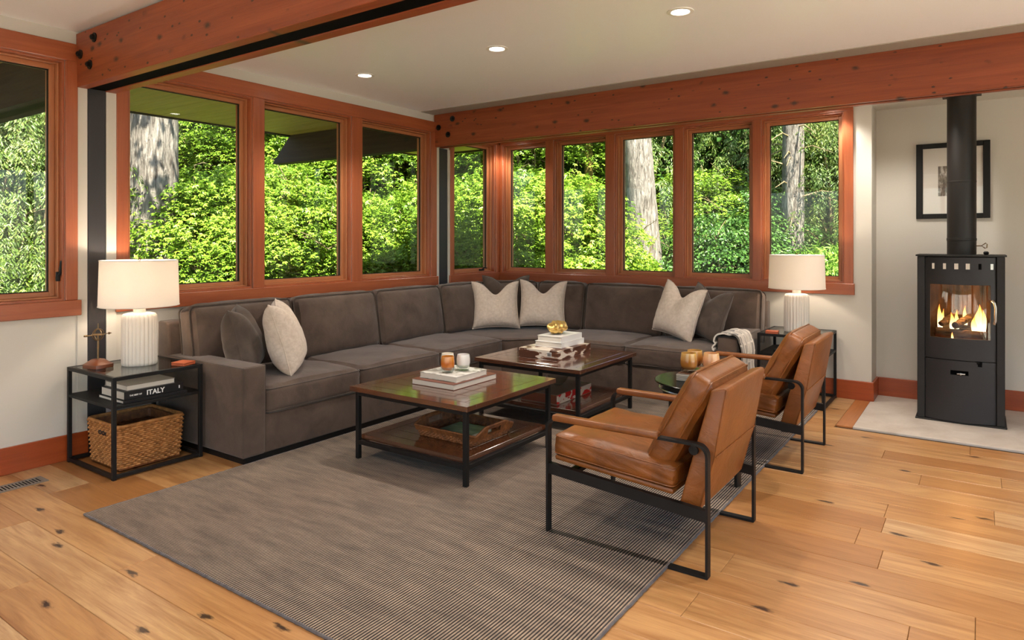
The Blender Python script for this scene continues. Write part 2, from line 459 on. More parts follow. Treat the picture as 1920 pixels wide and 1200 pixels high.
hb = MB().box(-.0565, .0565, -(YB - HY0) / 2, (YB - HY0) / 2, -.016, .0, .0018)   # border board beside the hearth
o = struct('border_board', hb, wood('border_oak', srgb(168, 104, 56), srgb(190, 122, 68), 'y', .35, .2), flo); o.location = (HX - .0575, (HY0 + YB) / 2, 0)
o = struct('hearth_slab', MB().box(HX, XR, HY0, HY1, -.016, .001, .002), M['hearth'], flo)

# ceilings
struct('ceiling', MB().box(XL - WT, XR, YF, 5.56, ZC, ZC + .1), M['ceil'])
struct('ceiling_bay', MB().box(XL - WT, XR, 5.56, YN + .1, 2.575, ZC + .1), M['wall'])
struct('trim_ceiling', MB().box(XL, XR, 5.20, 5.40, ZC - .006, ZC), M['ceilstrip'])  # flat strip, greyer and darker than the ceiling, before the far beam

# left wall with openings (z sill 1.017 .. head 2.545)
ZS, ZH = 1.017, 2.545
LOP = [(.92, 1.879), (2.263, 3.222), (3.324, 4.256), (4.380, 5.345), (5.722, 6.500)]
mb = MB()
mb.box(XL - WT, XL, YF, YB + WT, -.1, ZS)
mb.box(XL - WT, XL, YF, YB + WT, ZH, ZC + .1)
ys = [YF] + [q for p in LOP for q in p] + [YB + WT]
for a, b in zip(ys[0::2], ys[1::2]): mb.box(XL - WT, XL, a, b, ZS, ZH)
struct('wall_left', mb, M['wall'])
# back wall with openings
BOP = [(-4.72, -4.107), (-4.006, -3.336), (-3.234, -2.557), (-2.466, -1.782), (-1.703, -.993)]
mb = MB(); mb.box(XL - WT, -.775, YB, YB + WT, -.1, ZS); mb.box(XL - WT, -.775, YB, YB + WT, ZH, ZC)
xs = [XL - WT] + [q for p in BOP for q in p] + [-.775]
for a, b in zip(xs[0::2], xs[1::2]): mb.box(a, b, YB, YB + WT, ZS, ZH)
mb.box(-.935, -.775, YB + WT, YN + .2, -.1, ZC)
struct('wall_back', mb, M['wall'])
struct('wall_niche', MB().box(-.775, XR, YN, YN + .12, -.1, ZC), M['wall'])
struct('wall_right', MB().box(XR, XR + .1, YF, -2.3, -.1, ZC + .1).box(XR, XR + .1, 5.3, YN + .1, -.1, ZC + .1).box(XR, XR + .1, -2.3, 5.3, 2.56, ZC + .1), M['wall'])
dr_ = struct('added_door_2', MB().box(XR + .02, XR + .09, -2.3, 5.3, 2.48, 2.56, .003).box(XR + .02, XR + .09, -2.3, 5.3, 0, .03, .003), M['firy'])  # unseen glass doors, added to let in daylight and lift the ambient
for i in range(9): obj('added_door_stile', MB().box(XR + .02, XR + .09, -2.3 + .94 * i, -2.22 + .94 * i, .03, 2.48, .003), M['firz'], dr_)
for i in range(8): obj('added_door_pane', MB().box(XR + .052, XR + .058, -2.22 + .94 * i, -1.36 + .94 * i, .03, 2.48), M['glass'], dr_, smooth=0)
struct('wall_front', MB().box(XL - WT, -4.4, YF - .1, YF, -.1, ZC + .1).box(2.2, XR + .1, YF - .1, YF, -.1, ZC + .1).box(-4.4, 2.2, YF - .1, YF, 2.56, ZC + .1), M['wall'])
dg_ = struct('added_door_1', MB().box(-4.4, 2.2, YF - .09, YF - .02, 2.48, 2.56, .003).box(-4.4, 2.2, YF - .09, YF - .02, 0, .03, .003), M['firx'])  # second unseen row of glass doors, added for more ambient light
for i in range(8):
    x = -4.4 + .9314 * i; obj('added_door_stile', MB().box(x, x + .08, YF - .09, YF - .02, .03, 2.48, .003), M['firz'], dg_)
for i in range(7): obj('added_door_pane', MB().box(-4.32 + .9314 * i, -3.4686 + .9314 * i, YF - .058, YF - .052, .03, 2.48), M['glass'], dg_, smooth=0)
pt_ = struct('added_patio', MB().box(-6.5, 4.5, -9.0, YF - .8, -.16, -.07).box(XR + .15, 12.15, YF - .75, 7.3, -.16, -.07), mat('added_patio_bed', srgb(160, 150, 138), .9))  # unseen pale paving, added to bounce sunlight up to the ceiling
pm_ = mat('added_patio_stone', srgb(226, 220, 210), .8)
for i in range(11):
    for j in range(6): obj('added_patio_slab', MB().box(-6.5 + i, -5.508 + i, -9 + .93 * j, -8.078 + .93 * j, -.07, -.04, .004), pm_, pt_, smooth=0)
for i in range(9):
    for j in range(10): obj('added_patio_slab', MB().box(XR + .75 + i, XR + 1.742 + i, -3.3 + j, -2.308 + j, -.07, -.04, .004), pm_, pt_, smooth=0)

# baseboards
struct('baseboard_left', MB().box(XL, XL + .018, YF, 2.013, 0, .162, .003), M['basey'])
struct('baseboard_back', MB().box(-1.6, -.757, YB - .018, YB, 0, .165, .003), M['basex'])
struct('baseboard_return', MB().box(-.775, -.757, YB, YN, 0, .165, .003), M['basey'])
struct('baseboard_niche', MB().box(-.757, XR, YN - .018, YN, 0, .165, .003), M['basex'])

# ---- windows: generic builder in (s, d, z): s along the wall, d depth outwards
def wmap(wall):
    if wall == 'L': return (lambda mb, s0, s1, d0, d1, z0, z1, b=0: mb.box(XL - d1, XL - d0, s0, s1, z0, z1, b)), 'y'
    return (lambda mb, s0, s1, d0, d1, z0, z1, b=0: mb.box(s0, s1, YB + d0, YB + d1, z0, z1, b)), 'x'
WN = [0]
def window(wall, s0, s1, z0=ZS, z1=ZH):
    WN[0] += 1
    bx, ax = wmap(wall)
    w = MB()                                   # jamb liner, the root piece of the window
    t = .014
    bx(w, s0, s0 + t, 0, WT, z0, z1, .001); bx(w, s1 - t, s1, 0, WT, z0, z1, .001); bx(w, s0 + t, s1 - t, 0, WT, z1 - t, z1, .001); bx(w, s0 + t, s1 - t, 0, WT, z0, z0 + t, .001)
    o = struct('window_%d' % WN[0], w, M['firz'])
    a0, a1, c0, c1 = s0 + t, s1 - t, z0 + t, z1 - t
    def ring(name, wd_, d0, d1, mz, mh):
        nonlocal a0, a1, c0, c1
        for (p, q) in ((a0, a0 + wd_), (a1 - wd_, a1)):
            m_ = MB(); bx(m_, p, q, d0, d1, c0, c1, .002); obj(name + '_stile', m_, mz, o)
        for (p, q) in ((c0, c0 + wd_), (c1 - wd_, c1)):
            m_ = MB(); bx(m_, a0 + wd_, a1 - wd_, d0, d1, p, q, .002); obj(name + '_rail', m_, mh, o)
        a0 += wd_; a1 -= wd_; c0 += wd_; c1 -= wd_
    ring('stop', .011, .04, .15, M['sashz'], M['sash' + ax])
    ring('sash', .030, .075, .14, M['sashz'], M['sash' + ax])
    gs = MB(); g = .006
    for (p, q, r_, u) in ((a0, a0 + g, c0, c1), (a1 - g, a1, c0, c1)): bx(gs, p, q, .094, .106, r_, u)
    for (p, q) in ((c0, c0 + g), (c1 - g, c1)): bx(gs, a0 + g, a1 - g, .094, .106, p, q)
    obj('gasket', gs, M['black'], o)
    pn = MB(); bx(pn, a0, a1, .098, .102, c0, c1); obj('pane', pn, M['glass'], o, smooth=0)
    return o
wins = [window('L', *q) for q in LOP] + [window('B', *q) for q in BOP]

# casings, heads and sills
TN = [0]
def trim(mb, mt, parent=None):
    TN[0] += 1; return struct('trim_%d' % TN[0], mb, mt, parent)
def ltrim(s0, s1, z0, z1, mt, proud=.02): return trim(MB().box(XL, XL + proud, s0, s1, z0, z1, .003), M[mt])
def btrim(s0, s1, z0, z1, mt, proud=.02): return trim(MB().box(s0, s1, YB - proud, YB, z0, z1, .003), M[mt])
ltrim(.80, 1.945, ZH, 2.658, 'firy'); ltrim(1.879, 1.950, ZS, ZH, 'firz'); ltrim(.83, .92, ZS, ZH, 'firz'); ltrim(.82, 1.968, .918, ZS, 'firy', .03)
ltrim(2.188, 5.435, ZH, 2.660, 'firy'); ltrim(2.188, 2.263, ZS, ZH, 'firz'); ltrim(3.222, 3.324, ZS, ZH, 'firz', .017); ltrim(4.256, 4.380, ZS, ZH, 'firz', .017)
ltrim(5.345, 5.430, ZS, ZH, 'firz'); ltrim(2.180, 5.447, .918, ZS, 'firy', .03)
ltrim(5.655, 5.722, ZS, ZH, 'firz'); ltrim(5.640, 6.585, .918, ZS, 'firy', .03); ltrim(6.500, 6.585, ZS, ZH, 'firz', .02); ltrim(5.655, 6.585, ZH, 2.575, 'firy')
btrim(-4.75, -.917, ZH, 2.575, 'firx'); btrim(-4.75, -.906, .918, ZS, 'firx', .03)
btrim(-4.76, -4.72, ZS, ZH, 'firz')
for a, b in ((-4.107, -4.006), (-3.336, -3.234), (-2.557, -2.466), (-1.782, -1.703), (-.993, -.917)): btrim(a, b, ZS, ZH, 'firz', .018)
# inner corner post
# window handles (on the casement sashes)
def handle(name, parent, p, along):
    mb = MB(); x, y, z = p
    if along == 'z':
        mb.rbox(x - .006, x + .012, y - .012, y + .012, z - .03, z + .03, .005, 2); mb.tube([(x + .012, y, z), (x + .026, y + .004, z + .02), (x + .03, y + .006, z + .10)], .007, 8, radii=[.008, .008, .005])
    else:
        mb.rbox(x - .006, x + .02, y - .04, y + .04, z, z + .022, .006, 2); mb.tube([(x + .01, y, z + .02), (x + .03, y + .02, z + .032), (x + .03, y + .07, z + .03)], .006, 8)
    obj(name, mb, M['black'], parent)
handle('sash_handle', wins[0], (XL - .03, 1.853, 1.17), 'z')
handle('sash_crank', wins[4], (XL - .03, 6.27, 1.043), 'y')

# steel columns standing against the left wall, white reveals both sides
for (a, b, c, d) in ((1.950, 2.013, 2.120, 2.188), (5.435, 5.478, 5.612, 5.655)):
    o = struct('column_steel', MB().box(XL - .01, XL + .012, b, c, 0, 2.39, .002), M['column'])
    trim(MB().box(XL, XL + .012, a, b - .004, .162, 2.388, .001), M['wall']); trim(MB().box(XL, XL + .012, c + .004, d, .162, 2.388, .001), M['wall'])

# ceiling beams: two timber plies with a steel flitch plate, bolts on the near face, tails running out under the eave
def beam(y0, y1, y2, y3, z0, z1, tail, lab):
    root = struct('ceiling_beam', MB().box(XL + .004, XR, y1, y2, z0 + .006, z1), M['void'], label=lab)
    obj('front_ply', MB().box(XL + .004, XR, y0, y1, z0, z1, .003), M['beam'], root)
    obj('rear_ply', MB().box(XL + .004, XR, y2, y3, z0, z1, .003), M['beam'], root)
    for (x, z) in ((XL + .07, (z0 + z1) / 2 + .03), (XL + .26, (z0 + z1) / 2 + .105), (XL + .20, (z0 + z1) / 2 - .055)):
        mb = MB().cyl((x, y0 + .001, z), (x, y0 - .006, z), .030, 18); mb.cyl((x, y0 - .006, z), (x, y0 - .022, z), .017, 6)
        mb.cyl((x, y0 - .022, z), (x, y0 - .027, z), .009, 10); obj('bolt', mb, M['black'], root)
    mb = MB().prism([(XL - WT, z0), (-7.57, z0), (-7.2, z1), (XL - WT, z1)], y0, y3, ax='y'); obj('beam_tail', mb, M['tail'], root)
    return root
beam(1.945, 2.013, 2.118, 2.186, 2.385, 2.728, True, 'near timber beam with black steel plate and bolt heads')
beam(5.400, 5.445, 5.490, 5.545, 2.392, 2.735, True, 'far knotty timber beam above the back windows')

# eave soffit of boards, roof slab
ro = struct('roof_slab', MB().box(-7.3, XR + 2.0, YF - .8, 7.9, 2.86, 3.0), mat('roofing', (.03, .03, .03, 1), .9))  # right overhang lengthened to keep direct sun out of the added doors
k = 0; y = YF
while y < 7.8:
    obj('soffit_board', MB().box(-7.2, XL - WT, y + .003, y + .129, 2.735, 2.755, .004), M['soffit'], ro, smooth=0); y += .132; k += 1
obj('fascia', MB().box(-7.24, -7.2, YF - .8, 7.9, 2.72, 2.95), M['tail'], ro)
obj('back_soffit', MB().box(-7.2, XR + .8, YB + WT, 7.9, 2.76, 2.86), M['soffit'], ro)
obj('back_fascia', MB().box(-7.2, XR + .8, 7.9, 7.94, 2.72, 2.95), M['tail'], ro)

# ------------------------------------------------------------------ ceiling lights
def can(x, y, z, lab, power, r=.055, col=WARM, spread=2.1):
    t = thing('recessed_light', lab, 'ceiling light', (x, y, z), 0, 'recessed ceiling lights')
    obj('trim_ring', MB().lathe([(r, .0), (r + .022, .0), (r + .022, -.004), (r, -.006), (r - .004, -.002)], n=32, cap=False), M['white'], t)
    em = mat('lamp_lens', (1, 1, 1, 1), .4, emit=(1, .93, .82, 1), estr=9.0)
    obj('lens', MB().lathe([(.0005, -.0015), (r * .6, -.0015), (r - .002, -.001), (r - .002, .0)], n=32), em, t)
    ld = bpy.data.lights.new('downlight', 'SPOT'); ld.energy = power; ld.color = col; ld.spot_size = spread; ld.spot_blend = .55; ld.shadow_soft_size = .05
    lo = bpy.data.objects.new('downlight', ld); COL.objects.link(lo); lo.parent = t; lo.location = (0, 0, -.03)
    return t
PW = 38
can(-4.10, 3.793, ZC, 'small round ceiling light nearest the left windows', PW)
can(-2.771, 3.793, ZC, 'round ceiling light in the middle of the row', PW)
can(-1.441, 3.793, ZC, 'round ceiling light nearest the picture top edge', PW)
for (x, y, l) in ((-.11, 3.79, 'round ceiling light above the open oak floor'), (1.22, 3.79, 'round ceiling light at the right end of the row'),
                  (-3.3, .5, 'unseen fill light added above the left foreground floor'), (-1.6, .5, 'unseen fill light added above the rug front'), (.4, .5, 'unseen fill light added above the camera'),  # the front-bay lights are out of view, added as fill
                  (.4, -1.4, 'unseen fill light added behind the camera')):
    can(x, y, ZC, l, PW * (.5 if x < -3 else 1))
can(-1.10, 6.43, 2.575, 'round downlight over the right back window', 14, .06, WARM, 2.3)
can(-.60, 5.98, 2.575, 'unseen downlight added behind the far beam near the stove', 24, .06, WARM, 2.4)  # hidden by the beam, added to brighten the niche wall
can(-4.55, 6.40, 2.575, 'round downlight in the corner of the window bay', 14, .06, WARM, 2.3)

# ------------------------------------------------------------------ rug
mb = MB(); X0, X1, Y0, Y1 = -3.735, -1.085, 1.56, 5.95
nr = int((X1 - X0) / .0136); pts = []
for i in range(nr):
    x = X0 + .0136 * i
    pts += [(x, .006), (x + .0028, .0105), (x + .0068, .0118), (x + .0108, .0105)]
pts.append((X0 + .0136 * nr, .006)); xe = pts[-1][0]
nseg = 60; n = len(pts)
rr = random.Random(3)
for j in range(nseg + 1):
    y = Y0 + (Y1 - Y0) * j / nseg
    for (x, z) in pts: mb.v.append((x, y, z))
for j in range(nseg):
    for i in range(n - 1): mb.f.append((j * n + i, j * n + i + 1, (j + 1) * n + i + 1, (j + 1) * n + i))
rug = thing('area_rug', 'large taupe ribbed wool area rug on the oak floor', 'rug', (X0, Y0, 0))
obj('pile', mb, M['rug'], rug, world=True, smooth=60)
obj('backing', MB().box(X0 + .002, xe - .002, Y0 + .002, Y1 - .002, .0004, .0055), M['rugedge'], rug, world=True)
bp = []
for (ax, ay, bx_, by_) in ((X0, Y0, xe, Y0), (xe, Y0, xe, Y1), (xe, Y1, X0, Y1), (X0, Y1, X0, Y0)):
    L = math.hypot(bx_ - ax, by_ - ay); N = int(L / .02)
    for i in range(N):
        t = i / N; w = rr.uniform(-.0016, .0016)
        bp.append((ax + (bx_ - ax) * t + (w if ax == bx_ else 0), ay + (by_ - ay) * t + (w if ay == by_ else 0), .0068 + rr.uniform(-.0005, .0008)))
obj('bound_edge', MB().tube(bp, .0062, 6, closed=True), M['rugedge'], rug, world=True)

# ------------------------------------------------------------------ sectional sofa
sofa = thing('sectional_sofa', 'dark grey velvet L-shaped sectional sofa under the windows', 'sofa', (-4.2, 4.5, 0))
S, PP = M['sofa'], M['piping']
def sp(name, mb, mt=None, parent=None, **k):
    p = parent or sofa
    if parent is not None: return obj(name, mb, mt or S, p, **k)
    return obj(name, mb, mt or S, p, world=True, **k)
ZR = .0125
sp('plinth', MB().box(-4.70, -3.76, 2.48, 5.3, 0, .06), M['black'])
sp('plinth', MB().prism([(-4.70, 5.3), (-3.76, 5.3), (-3.76, 5.22), (-3.47, 5.52), (-3.47, 6.5), (-4.70, 6.5)], ZR, .06), M['black'])
sp('plinth', MB().box(-3.47, -1.64, 5.53, 6.5, ZR, .06), M['black'])
sp('base_panel', MB().rbox(-4.70, -3.737, 2.61, 5.195, .045, .292, .012))
sp('base_panel', MB().prism([(-4.70, 5.195), (-3.737, 5.195), (-3.45, 5.50), (-3.45, 6.5), (-4.70, 6.5)], .045, .292, .012))
sp('base_panel', MB().rbox(-3.45, -1.77, 5.507, 6.5, .045, .292, .012))
sp('back_frame', MB().prism([(-4.745, .045), (-4.55, .045), (-4.60, .82), (-4.64, .835), (-4.745, .835)], 2.452, 6.54, .015, ax='y'))
sp('back_frame', MB().prism([(6.545, .045), (6.35, .045), (6.40, .82), (6.44, .835), (6.545, .835)], -4.74, -1.612, .015, ax='x'))
def arm(x0, x1, y0, y1, front):
    a = sp('arm', MB().rbox(x0, x1, y0, y1, .045, .610, .018, 3))
    L = sofa.matrix_basis.inverted(); r = .0045; mb = MB(); i = .006
    if front == 'x': q = [(x1 - i, y0 + i, .05), (x1 - i, y0 + i, .604), (x1 - i, y1 - i, .604), (x1 - i, y1 - i, .05)]; e1 = [(x0 + .02, y0 + i, .604), (x1 - i, y0 + i, .604)]; e2 = [(x0 + .02, y1 - i, .604), (x1 - i, y1 - i, .604)]
    else: q = [(x0 + i, y0 + i, .05), (x0 + i, y0 + i, .604), (x1 - i, y0 + i, .604), (x1 - i, y0 + i, .05)]; e1 = [(x1 - i, y0 + i, .604), (x1 - i, y1 - .02, .604)]; e2 = [(x0 + i, y0 + i, .604), (x0 + i, y1 - .02, .604)]
    for p in (q, e1, e2): mb.tube([tuple(L @ Vector(c)) for c in p], r, 6)
    obj('piping', mb, PP, a)
arm(-4.74, -3.728, 2.45, 2.615, 'x'); arm(-1.775, -1.61, 5.498, 6.54, 'y')
def roundpath(pts, r, n=4):
    out = []; m_ = len(pts)
    for i in range(m_):
        p = Vector(pts[i]); a = (Vector(pts[i - 1]) - p).normalized(); b = (Vector(pts[(i + 1) % m_]) - p).normalized()
        for k in range(n + 1):
            t = k / n; out.append(tuple((p + a * r) * (1 - t) ** 2 + p * 2 * t * (1 - t) + (p + b * r) * t * t))
    return out
def seat(x0, x1, y0, y1, z0=.292, z1=.462, seed=0):
    L = sofa.matrix_basis.inverted()
    Mx = L @ Matrix.Translation(((x0 + x1) / 2, (y0 + y1) / 2, (z0 + z1) / 2))
    c = obj('seat_cushion', MB().cushion((x1 - x0) / 2, (y1 - y0) / 2, (z1 - z0) / 2, .038, (.010, .010, .034), 16, Mx, .0045, seed), S, sofa)
    mb = MB(); e = .004
    for z in (z1 - .014, z0 + .014):
        mb.tube([tuple(L @ Vector(q)) for q in roundpath([(x0 + e, y0 + e, z), (x1 - e, y0 + e, z), (x1 - e, y1 - e, z), (x0 + e, y1 - e, z)], .04)], .0052, 6, closed=True)
    obj('piping', mb, PP, c)
seat(-4.50, -3.715, 2.618, 3.408, seed=1); seat(-4.50, -3.715, 3.412, 4.288, seed=2); seat(-4.50, -3.715, 4.292, 5.19, seed=3)
seat(-3.443, -2.612, 5.485, 6.30, seed=4); seat(-2.608, -1.778, 5.485, 6.30, seed=5)
pts = [(-4.50, 5.196), (-3.716, 5.196), (-3.448, 5.487), (-3.448, 6.30), (-4.50, 6.30)]
L = sofa.matrix_basis.inverted()
b = bmesh.new(); lo = [b.verts.new((p[0], p[1], .292)) for p in pts]; hi = [b.verts.new((p[0], p[1], .464)) for p in pts]
b.faces.new(lo[::-1]); b.faces.new(hi)
for i in range(5): b.faces.new((lo[i], lo[(i + 1) % 5], hi[(i + 1) % 5], hi[i]))
bmesh.ops.recalc_face_normals(b, faces=b.faces[:]); bmesh.ops.bevel(b, geom=b.edges[:], offset=.035, segments=4, profile=.5, affect='EDGES')
c = sp('corner_seat_cushion', MB().bm(b))
mb = MB()
for z in (.45, .306): mb.tube([tuple(L @ Vector((q[0], q[1], z))) for q in roundpath([(p[0], p[1], 0) for p in pts], .04)], .0052, 6, closed=True)
obj('piping', mb, PP, c)
def backc(cx, cy, w, h, t, ang, tilt, zc, seed, puff=.052):
    """back cushion: width w along local x, front faces local -y"""
    Mw = Matrix.Translation((cx, cy, zc)) @ Matrix.Rotation(ang, 4, 'Z') @ Matrix.Rotation(tilt, 4, 'X')
    Ml = sofa.matrix_basis.inverted() @ Mw
    c = obj('back_cushion', MB().cushion(w / 2, t / 2, h / 2, .055, (.004, puff, .020), 16, Ml, .005, seed), S, sofa)
    mb = MB()
    for y in (-t / 2 + .018, t / 2 - .018):
        q = roundpath([(-w / 2 + .003, y, -h / 2 + .003), (w / 2 - .003, y, -h / 2 + .003), (w / 2 - .003, y, h / 2 - .001), (-w / 2 + .003, y, h / 2 - .001)], .05)
        mb.tube([tuple(Ml @ Vector(p)) for p in q], .0055, 6, closed=True)
    obj('piping', mb, PP, c)
LA = math.pi / 2        # cushions on the left run face +x
for i, (a, b_) in enumerate(((2.50, 3.345), (3.35, 4.235), (4.24, 5.11), (5.115, 5.86))):
    backc(-4.475, (a + b_) / 2, b_ - a - .014, .50, .165, LA, math.radians(-9), .69, 20 + i)
backc(-4.26, 6.06, .62, .50, .15, math.radians(45), math.radians(-9), .69, 31)
for i, (a, b_) in enumerate(((-4.0, -3.41), (-3.405, -2.535), (-2.53, -1.60))):
    backc((a + b_) / 2, 6.275, b_ - a - .014, .50, .165, 0, math.radians(-9), .69, 40 + i)

# ------------------------------------------------------------------ throw pillows
def pillow(name, label, mt, loc, az, tilt, size=.46, thick=.15, chop=.05, roll=0, seed=0):
    """square knife-edge pillow; az: heading the front faces (deg, 0 = +x); loc: its lowest middle point"""
    t = thing(name, label, 'pillow', loc, 0, 'throw pillows on the sofa')
    n = 22; rr = random.Random(seed); ph = [rr.uniform(0, 6.3) for _ in range(4)]
    def pos(u, v, side):
        # outline: corners drawn out, sides slightly hollow
        su = size / 2 * (1 - .10 * (1 - v * v)); sv = size / 2 * (1 - .08 * (1 - u * u))
        x = u * su; z = v * sv
        g = max(0, (1 - u ** 4) * (1 - v ** 4)); th = thick / 2 * (g ** .55) * (1 - .18 * (v > 0) * v)
        k = ((v + 1) / 2) ** 2 * math.exp(-(u / .42) ** 2)
        z -= chop * k * 1.6; th *= 1 - .45 * k * (chop > .02)
        e = max(0, 1 - (u * u + v * v) * .5)
        th += .004 * math.sin(7 * u + ph[0]) * math.sin(5 * v + ph[1]) * e * (1 if side > 0 else -1)
        th += .0035 * math.sin(17 * v + 3 * u + ph[2]) * (u ** 4 + .15) * (1 - u ** 8) * (1 - v ** 4)
        y = -side * th + .012 * (u * u + v * v) * .5
        return (x, y, z)
    mb = MB()
    for side in (1, -1):
        o = len(mb.v)
        for j in range(n + 1):
            for i in range(n + 1):
                u = math.sin(math.pi / 2 * (-1 + 2 * i / n)) * .6 + (-1 + 2 * i / n) * .4; v = math.sin(math.pi / 2 * (-1 + 2 * j / n)) * .6 + (-1 + 2 * j / n) * .4
                mb.v.append(pos(u, v, side))
        for j in range(n):
            for i in range(n):
                q = (o + j * (n + 1) + i, o + j * (n + 1) + i + 1, o + (j + 1) * (n + 1) + i + 1, o + (j + 1) * (n + 1) + i)
                mb.f.append(q if side > 0 else q[::-1])
    edge = [pos(-1 + 2 * i / 24, -1, 1) for i in range(24)] + [pos(1, -1 + 2 * i / 24, 1) for i in range(24)] + [pos(1 - 2 * i / 24, 1, 1) for i in range(24)] + [pos(-1, 1 - 2 * i / 24, 1) for i in range(24)]
    Mx = Matrix.Rotation(math.radians(az + 90), 4, 'Z') @ Matrix.Rotation(math.radians(-tilt), 4, 'X') @ Matrix.Rotation(math.radians(roll), 4, 'Y')
    zmin = min((Mx @ Vector(p)).z for p in mb.v); Mx = Matrix.Translation((0, 0, -zmin)) @ Mx
    b = bmesh.new(); mb.xf(Mx)
    tmp = MB(); vs = [b.verts.new(p) for p in mb.v]
    for f in mb.f: b.faces.new([vs[i] for i in f])
    bmesh.ops.remove_doubles(b, verts=b.verts[:], dist=.0004)
    obj('cover', tmp.bm(b), mt, t, smooth=70)
    obj('seam_piping', MB().tube([tuple(Mx @ Vector(p)) for p in edge], .0045, 6, closed=True), mt, t)
    return t
ZSE = .478
pillow('throw_pillow', 'charcoal pillow leaning on the near sofa arm', M['pillowd'], (-4.20, 2.76, ZSE), 50, 14, .47, .25, .035, seed=1)
pillow('throw_pillow', 'oatmeal pillow in front of the charcoal one by the near arm', M['pillowl'], (-4.05, 2.99, ZSE), 49, 17, .51, .25, .05, seed=2)
pillow('throw_pillow', 'oatmeal pillow on the left of the sofa corner', M['pillowl'], (-4.18, 5.70, ZSE), -48, 14, .50, .20, .08, seed=3)
pillow('throw_pillow', 'oatmeal pillow on the right of the sofa corner', M['pillowl'], (-3.80, 6.02, ZSE), -60, 14, .50, .20, .08, roll=2, seed=4)
pillow('throw_pillow', 'charcoal pillow tucked behind two pale ones in the sofa corner', M['pillowd'], (-4.22, 5.95, ZSE + .03), -50, 12, .52, .14, .06, seed=5)
pillow('throw_pillow', 'oatmeal pillow near the throw-covered arm', M['pillowl'], (-2.28, 5.94, ZSE), -112, 15, .50, .21, .07, roll=9, seed=6)
pillow('throw_pillow', 'charcoal pillow between an oatmeal pillow and the throw-covered arm', M['pillowd'], (-2.04, 6.02, ZSE), -118, 15, .48, .21, .06, roll=9, seed=7)

# ------------------------------------------------------------------ throw blanket over the right arm
m = mat('throw_weave', srgb(206, 196, 184), .95, sheen=.3, spec=.1); M['throw'] = m
tc = nd(m, 'ShaderNodeTexCoord'); br = nd(m, 'ShaderNodeTexBrick', Scale=1.0); br.offset = .5; br.squash = 1.0
br.inputs['Color1'].default_value = srgb(60, 52, 48); br.inputs['Color2'].default_value = srgb(206, 196, 184); br.inputs['Mortar'].default_value = srgb(214, 204, 192)
br.inputs['Brick Width'].default_value = .15; br.inputs['Row Height'].default_value = .05; br.inputs['Mortar Size'].default_value = .007; br.inputs['Bias'].default_value = .1
ln(m, tc.outputs['UV'], br.inputs['Vector']); n_ = noise(m, coords(m), 220, 2)
base(m, mixc(m, .35, br.outputs['Color'], ramp(m, n_, [(.35, (.45, .45, .45, 1)), (.6, (1, 1, 1, 1))]).outputs['Color'], 'MULTIPLY')); bump(m, n_, .3, .004)
def blanket():
    prof = []; r = .075                      # path across the arm in (x, z), inner side down to outer side down
    xa, xb, zt = -1.775 - .014, -1.61 + .014, .622
    for i in range(9): prof.append((xa - .012 * math.sin(i * .8), .50 + (zt - .05 - .50) * i / 8))
    for i in range(1, 9): a = math.pi - math.pi / 2 * i / 8; prof.append((xa + .05 + .05 * math.cos(a), zt - .05 + .055 * math.sin(a)))
    for i in range(1, 6): prof.append((xa + .05 + (xb - xa - .1) * i / 6, zt + .005 + .004 * math.sin(i)))
    for i in range(0, 9): a = math.pi / 2 - math.pi / 2 * i / 8; prof.append((xb - .05 + .05 * math.cos(a), zt - .05 + .055 * math.sin(a)))
    for i in range(1, 26): prof.append((xb + .006 + .010 * math.sin(i * .35) + .0012 * i, zt - .05 - .42 * i / 25))
    ny = 30; y0, y1 = 5.468, 5.82; mb = MB(); uv = []
    acc = [0]
    for p, q in zip(prof[:-1], prof[1:]): acc.append(acc[-1] + math.dist(p, q))
    for k, off in ((0, 0.0), (1, .012)):
        for i, (x, z) in enumerate(prof):
            t = acc[i] / acc[-1]
            for j in range(ny + 1):
                s = j / ny; y = y0 + (y1 - y0) * s
                f = .010 * math.sin(s * 19 + t * 3) * (.25 + t)
                dx = dz = 0
                a = (prof[min(i + 1, len(prof) - 1)][0] - prof[max(i - 1, 0)][0], prof[min(i + 1, len(prof) - 1)][1] - prof[max(i - 1, 0)][1]); l = math.hypot(*a) or 1
                nx, nz = -a[1] / l, a[0] / l; w = max(0, f) + off
                mb.v.append((x + nx * w, y + .01 * math.sin(t * 9), z + nz * w)); uv.append((acc[i], s * .36 + .02 * t))
    n1_ = len(prof); W = ny + 1; off = n1_ * W
    for i in range(n1_ - 1):
        for j in range(ny):
            q = (i * W + j, i * W + j + 1, (i + 1) * W + j + 1, (i + 1) * W + j); mb.f.append(q); mb.f.append(tuple(a + off for a in q[::-1]))
    for i in range(n1_ - 1):
        for j in (0, ny): q = (i * W + j, (i + 1) * W + j, (i + 1) * W + j + off, i * W + j + off); mb.f.append(q)
    for j in range(ny):
        for i in (0, n1_ - 1): q = (i * W + j, i * W + j + 1, i * W + j + 1 + off, i * W + j + off); mb.f.append(q)
    t = thing('throw_blanket', 'cream and black patterned throw draped over the right sofa arm', 'blanket', (-1.69, 5.64, .61))
    o = obj('cloth', mb, M['throw'], t, world=True, smooth=60)
    me = o.data; ul = me.uv_layers.new(name='UVMap')
    for l in me.loops: ul.data[l.index].uv = uv[l.vertex_index]
    # second fold hanging inside
    fb = MB().tube([(-1.80, 5.47 + .006 * i, .505) for i in range(50)], .010, 8); obj('folded_hem', fb, M['throw'], t, world=True)
blanket()

